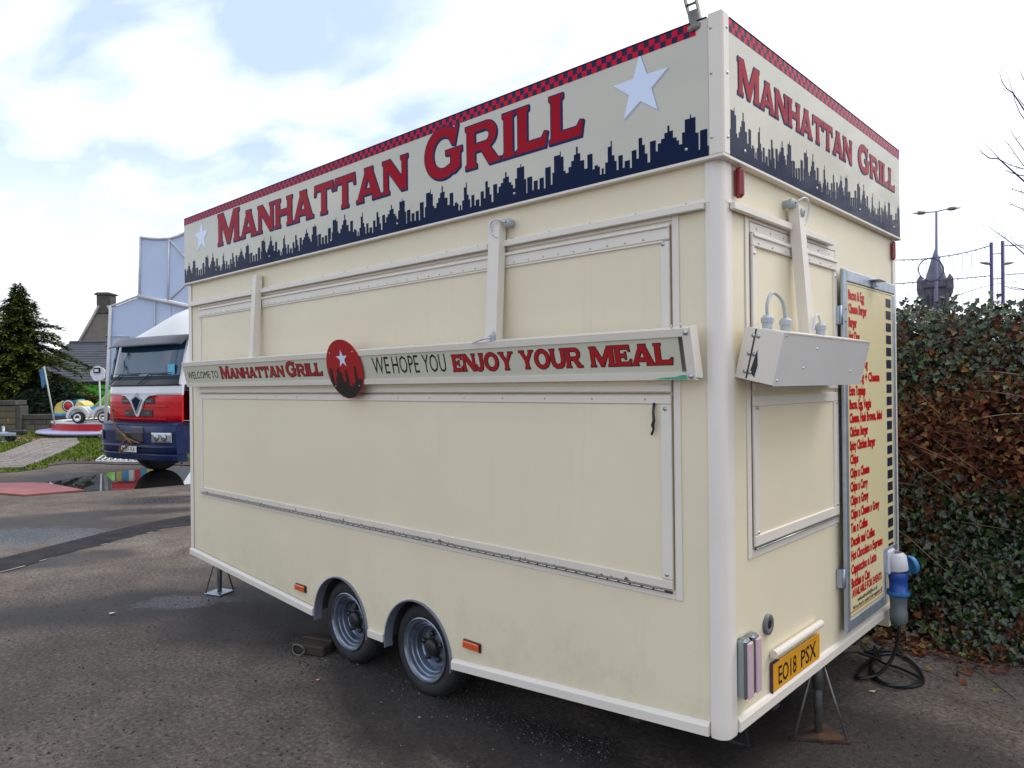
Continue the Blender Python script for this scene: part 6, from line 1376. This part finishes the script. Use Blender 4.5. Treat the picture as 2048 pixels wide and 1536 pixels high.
# ---- double street lamp
SD2 = 42.0; lb = wpos(1875, SD2); SL = facing(lb, 'street_lamp', 'tall double armed street lamp rising behind the bank', 'street lamp')
def lw_(px, py): q = at(px, py, SD2) - Vector((lb.x, lb.y, 0)); return (q.dot(RH), 0, q.z)
M['lamppost'] = mat('lamp_post_grey', (.16,.14,.26), .5); t_ = lw_(1873, 422)
g = MB(); g.tube([(0,0,0),(0,0,t_[2]*.55),t_], [.10,.085,.06], 10); obj('pole', g, 'lamppost', SL)
for (p0, p1, p2) in (((1873,423),(1853,425),(1823,426.5)), ((1873,423),(1893,418.5),(1924,414.5))):
    g = MB(); g.tube([lw_(*p0), lw_(*p1)], .035, 6); arm_ = obj('arm', g, 'lamppost', SL); a, b = Vector(lw_(*p1)), Vector(lw_(*p2)); d = (b-a)
    g = MB(); g.lathe([(.03,0),(.11,d.length*.2),(.12,d.length*.5),(.08,d.length*.62),(.03,d.length*.64)], a, d, 10); obj('lamp_head', g, 'dsteel', arm_)
    g = MB(); g.lathe([(.075,d.length*.63),(.06,d.length*.8),(.02,d.length*.95)], a, d, 8); obj('lamp_glass', g, 'plw', arm_)
# ---- church tower
CDp = 100.0; cb = wpos(1872.5, CDp); CH = facing(cb, 'church_tower', 'distant dark stone church tower with corner pinnacles and spire', 'church')
M['church'] = mat('church_stone', (.10,.095,.12), .9, var=.25, vscale=1.5, bump=.3, bscale=4); M['churchd'] = mat('church_opening', (.02,.02,.03), .6); M['spire'] = mat('spire_stone', (.13,.13,.16), .9, var=.2, vscale=1)
def cw(px, py): q = at(px, py, CDp) - Vector((cb.x, cb.y, 0)); return (q.dot(RH), q.z)
xl = cw(1847,600)[0]; xr2 = cw(1902,600)[0]; zt = cw(1872,578)[1]; hwid = (xr2-xl)/2*.84; xc = 0.0; xl, xr2 = -hwid, hwid; vd_ = cb - CAM; CH.rotation_euler = (0, 0, math.atan2(vd_.y, vd_.x) - PI/2)
g = MB(); g.box(xc-hwid, xc+hwid, -hwid, hwid, 0, zt); obj('tower', g, 'church', CH)
g = MB(); g.cbox(xc-hwid-.35, xc+hwid+.35, -hwid-.35, hwid+.35, zt+.01, zt+.7, .1); par = obj('parapet', g, 'church', CH)
for k in range(4):
    for yy in (-hwid-.3, hwid+.05): xx = xc - hwid*.72 + k*hwid*.48; g = MB(); g.box(xx-.22, xx+.22, yy, yy+.25, zt+.71, zt+1.15); obj('merlon', g, 'church', par)
zp = cw(1843,560)[1]
for sx_ in (-1, 1):
    for sy in (-1, 1):
        g = MB(); c = (xc + sx_*(hwid+.15), sy*(hwid+.15), 0); g.lathe([(.15,zt-1.1),(.45,zt-.2),(.42,zp-.3),(.5,zp-.3),(.001,zp+.6)], c, (0,0,1), 8, False); obj('pinnacle', g, 'church', CH)
st = cw(1874,508)[1]; g = MB(); g.lathe([(1.55,zt+.7),(1.30,zt+1.3),(.55,zt+4.0),(.001,st+.9)], (xc+.1,0,0), (0,0,1), 8, False); obj('spire', g, 'spire', CH)
for dx in (-.85, -.2, .95):
    g = MB(); g.prism([(xc+dx-.24,zt-2.9),(xc+dx+.24,zt-2.9),(xc+dx+.24,zt-1.4),(xc+dx,zt-.9),(xc+dx-.24,zt-1.4)], lambda a, b, d: (a, -d, b), hwid-.02, hwid+.06); obj('belfry_opening', g, 'churchd', CH, recalc=True)
for xx in (xl+.1, xc, xr2-.1): g = MB(); g.box(xx-.18, xx+.18, -hwid-.25, -hwid-.01, 0, zt-.2); obj('buttress', g, 'spire', CH)

# ---- bare tree leaning in from the right
M['twig'] = mat('bare_twigs', (.07,.055,.16), .85, var=.3, vscale=5)
tb_ = wpos(2560, 12.5); BT = thing('bare_tree', 'leafless tree whose thin twigs reach in at the right edge', 'tree', (tb_.x, tb_.y, 0)); rnd = random.Random(21)
trunk, twg = MB(), MB()
def grow_branch(p, d, ln, r, lvl):
    n = 5; pts = [p.copy()]; q = p.copy(); dd = d.copy()
    for k in range(n):
        dd = (dd + Vector((rnd.gauss(0,.10), rnd.gauss(0,.10), rnd.gauss(.06,.06)))).normalized(); q = q + dd*ln/n; pts.append(q.copy())
    (trunk if lvl < 2 else twg).tube(pts, [r*(1-.55*k/n) for k in range(n+1)], 6 if lvl < 2 else 3, False)
    if lvl >= 5: return
    m_ = (4, 4, 5, 4, 3)[lvl]
    for k in range(m_):
        i = rnd.randint(2 if lvl else 3, n); ax_ = Vector((rnd.gauss(0,1), rnd.gauss(0,1), rnd.gauss(0,.5))).normalized(); nd = (pts[i]-pts[i-1]).normalized(); nd = (nd + ax_*rnd.uniform(.5,.95)).normalized()
        grow_branch(pts[i], nd, ln*rnd.uniform(.55,.78), max(.003, r*(1-.55*i/n)*.55), lvl+1)
grow_branch(Vector((0,0,0)), Vector((.15,.1,1)).normalized(), 2.9, .14, 0)
def loc(px, py, d): return at(px, py, d) - Vector((tb_.x, tb_.y, 0))
hub_ = loc(2270, 560, 11.8); trunk.tube([Vector((0,0,2.4)), hub_.lerp(Vector((0,0,2.4)), .4)+Vector((0,0,.15)), hub_], [.07,.05,.04], 6, False)
for pts in ([(2180,440),(2120,380),(2060,345),(2048,338),(2020,330),(1998,318),(1982,300),(1968,286)], [(1998,318),(1978,316),(1966,307),(1958,299)], [(2160,420),(2090,370),(2048,332),(2030,308),(2018,290),(2005,276)], [(2150,400),(2085,345),(2048,300),(2032,278),(2026,270),(2019,254)], [(2140,380),(2090,300),(2050,240),(2040,226),(2030,202),(2026,186),(2018,160),(2009,132)], [(2026,186),(2014,178),(2004,164),(1999,144)],
            [(2100,360),(2048,352),(2030,348),(2012,341)], [(2120,420),(2060,395),(2044,384),(2024,379)], [(2120,470),(2070,450),(2045,418),(2020,408)], [(2090,560),(2048,508),(2030,492),(2012,478),(1998,468),(1980,455)], [(2120,300),(2070,250),(2048,212),(2036,196)], [(2090,230),(2060,190),(2048,160),(2040,141)], [(2100,520),(2060,500),(2040,494),(2026,484)], [(2090,600),(2060,580),(2044,578),(2030,575)]):
    P = [loc(px, py, 11.6) for px, py in pts]; n = len(P)
    twg.tube([hub_]+P, [.03] + [.011*(1-k/n)+.0028 for k in range(n)], 4, False)
    for i in range(2, n):
        for s2 in (-1, 1):
            if rnd.random() < .7: u = P[i] + Vector((rnd.uniform(-.1,.1), rnd.uniform(-.1,.1), rnd.uniform(-.02,.14))); twg.tube([P[i], P[i].lerp(u,.6)+Vector((.01,0,0)), u], [.004,.0035,.003], 3, False); twg.lathe([(.001,-.011),(.0065,0),(.001,.012)], u, (0,0,1), 4)
obj('trunk', trunk, 'bark', BT); obj('twigs', twg, 'twig', BT, kind='stuff')
BT2 = thing('bare_tree', 'leafless tree mirrored in the glossy fascia of the end wall', 'tree', (3.3, 11.6, 0)); trunk, twg = MB(), MB(); rnd = random.Random(9)
for k in range(3): grow_branch(Vector((.3*k-.3,.2*k,0)), Vector((.3*k-.3,.1,1)).normalized(), 3.3, .17, 0)
obj('trunk', trunk, 'bark', BT2); obj('twigs', twg, 'bark', BT2, kind='stuff')

# ---- small painted stall behind the lorry; the puddle mirrors it
st_ = facing(wpos(268, 24.0), 'fairground_stall', 'small red stall with coloured panels, mirrored in the puddle under the lorry', 'stall')
g = MB(); g.cbox(-.60, .60, .0, .5, .02, .93, .02); obj('stall_base', g, 'dark', st_)
for k, mm in enumerate(('kyel', 'kblue', 'kwhite', 'kred', 'kblue', 'kyel')): g = MB(); g.cbox(-.60+.2*k, -.42+.2*k, -.03, .04, .94, 1.36, .02); obj('stall_panel', g, mm, st_)
g = MB(); g.cbox(-.72, .72, -.15, .6, 1.37, 1.60, .03); obj('stall_canopy', g, 'kred', st_)
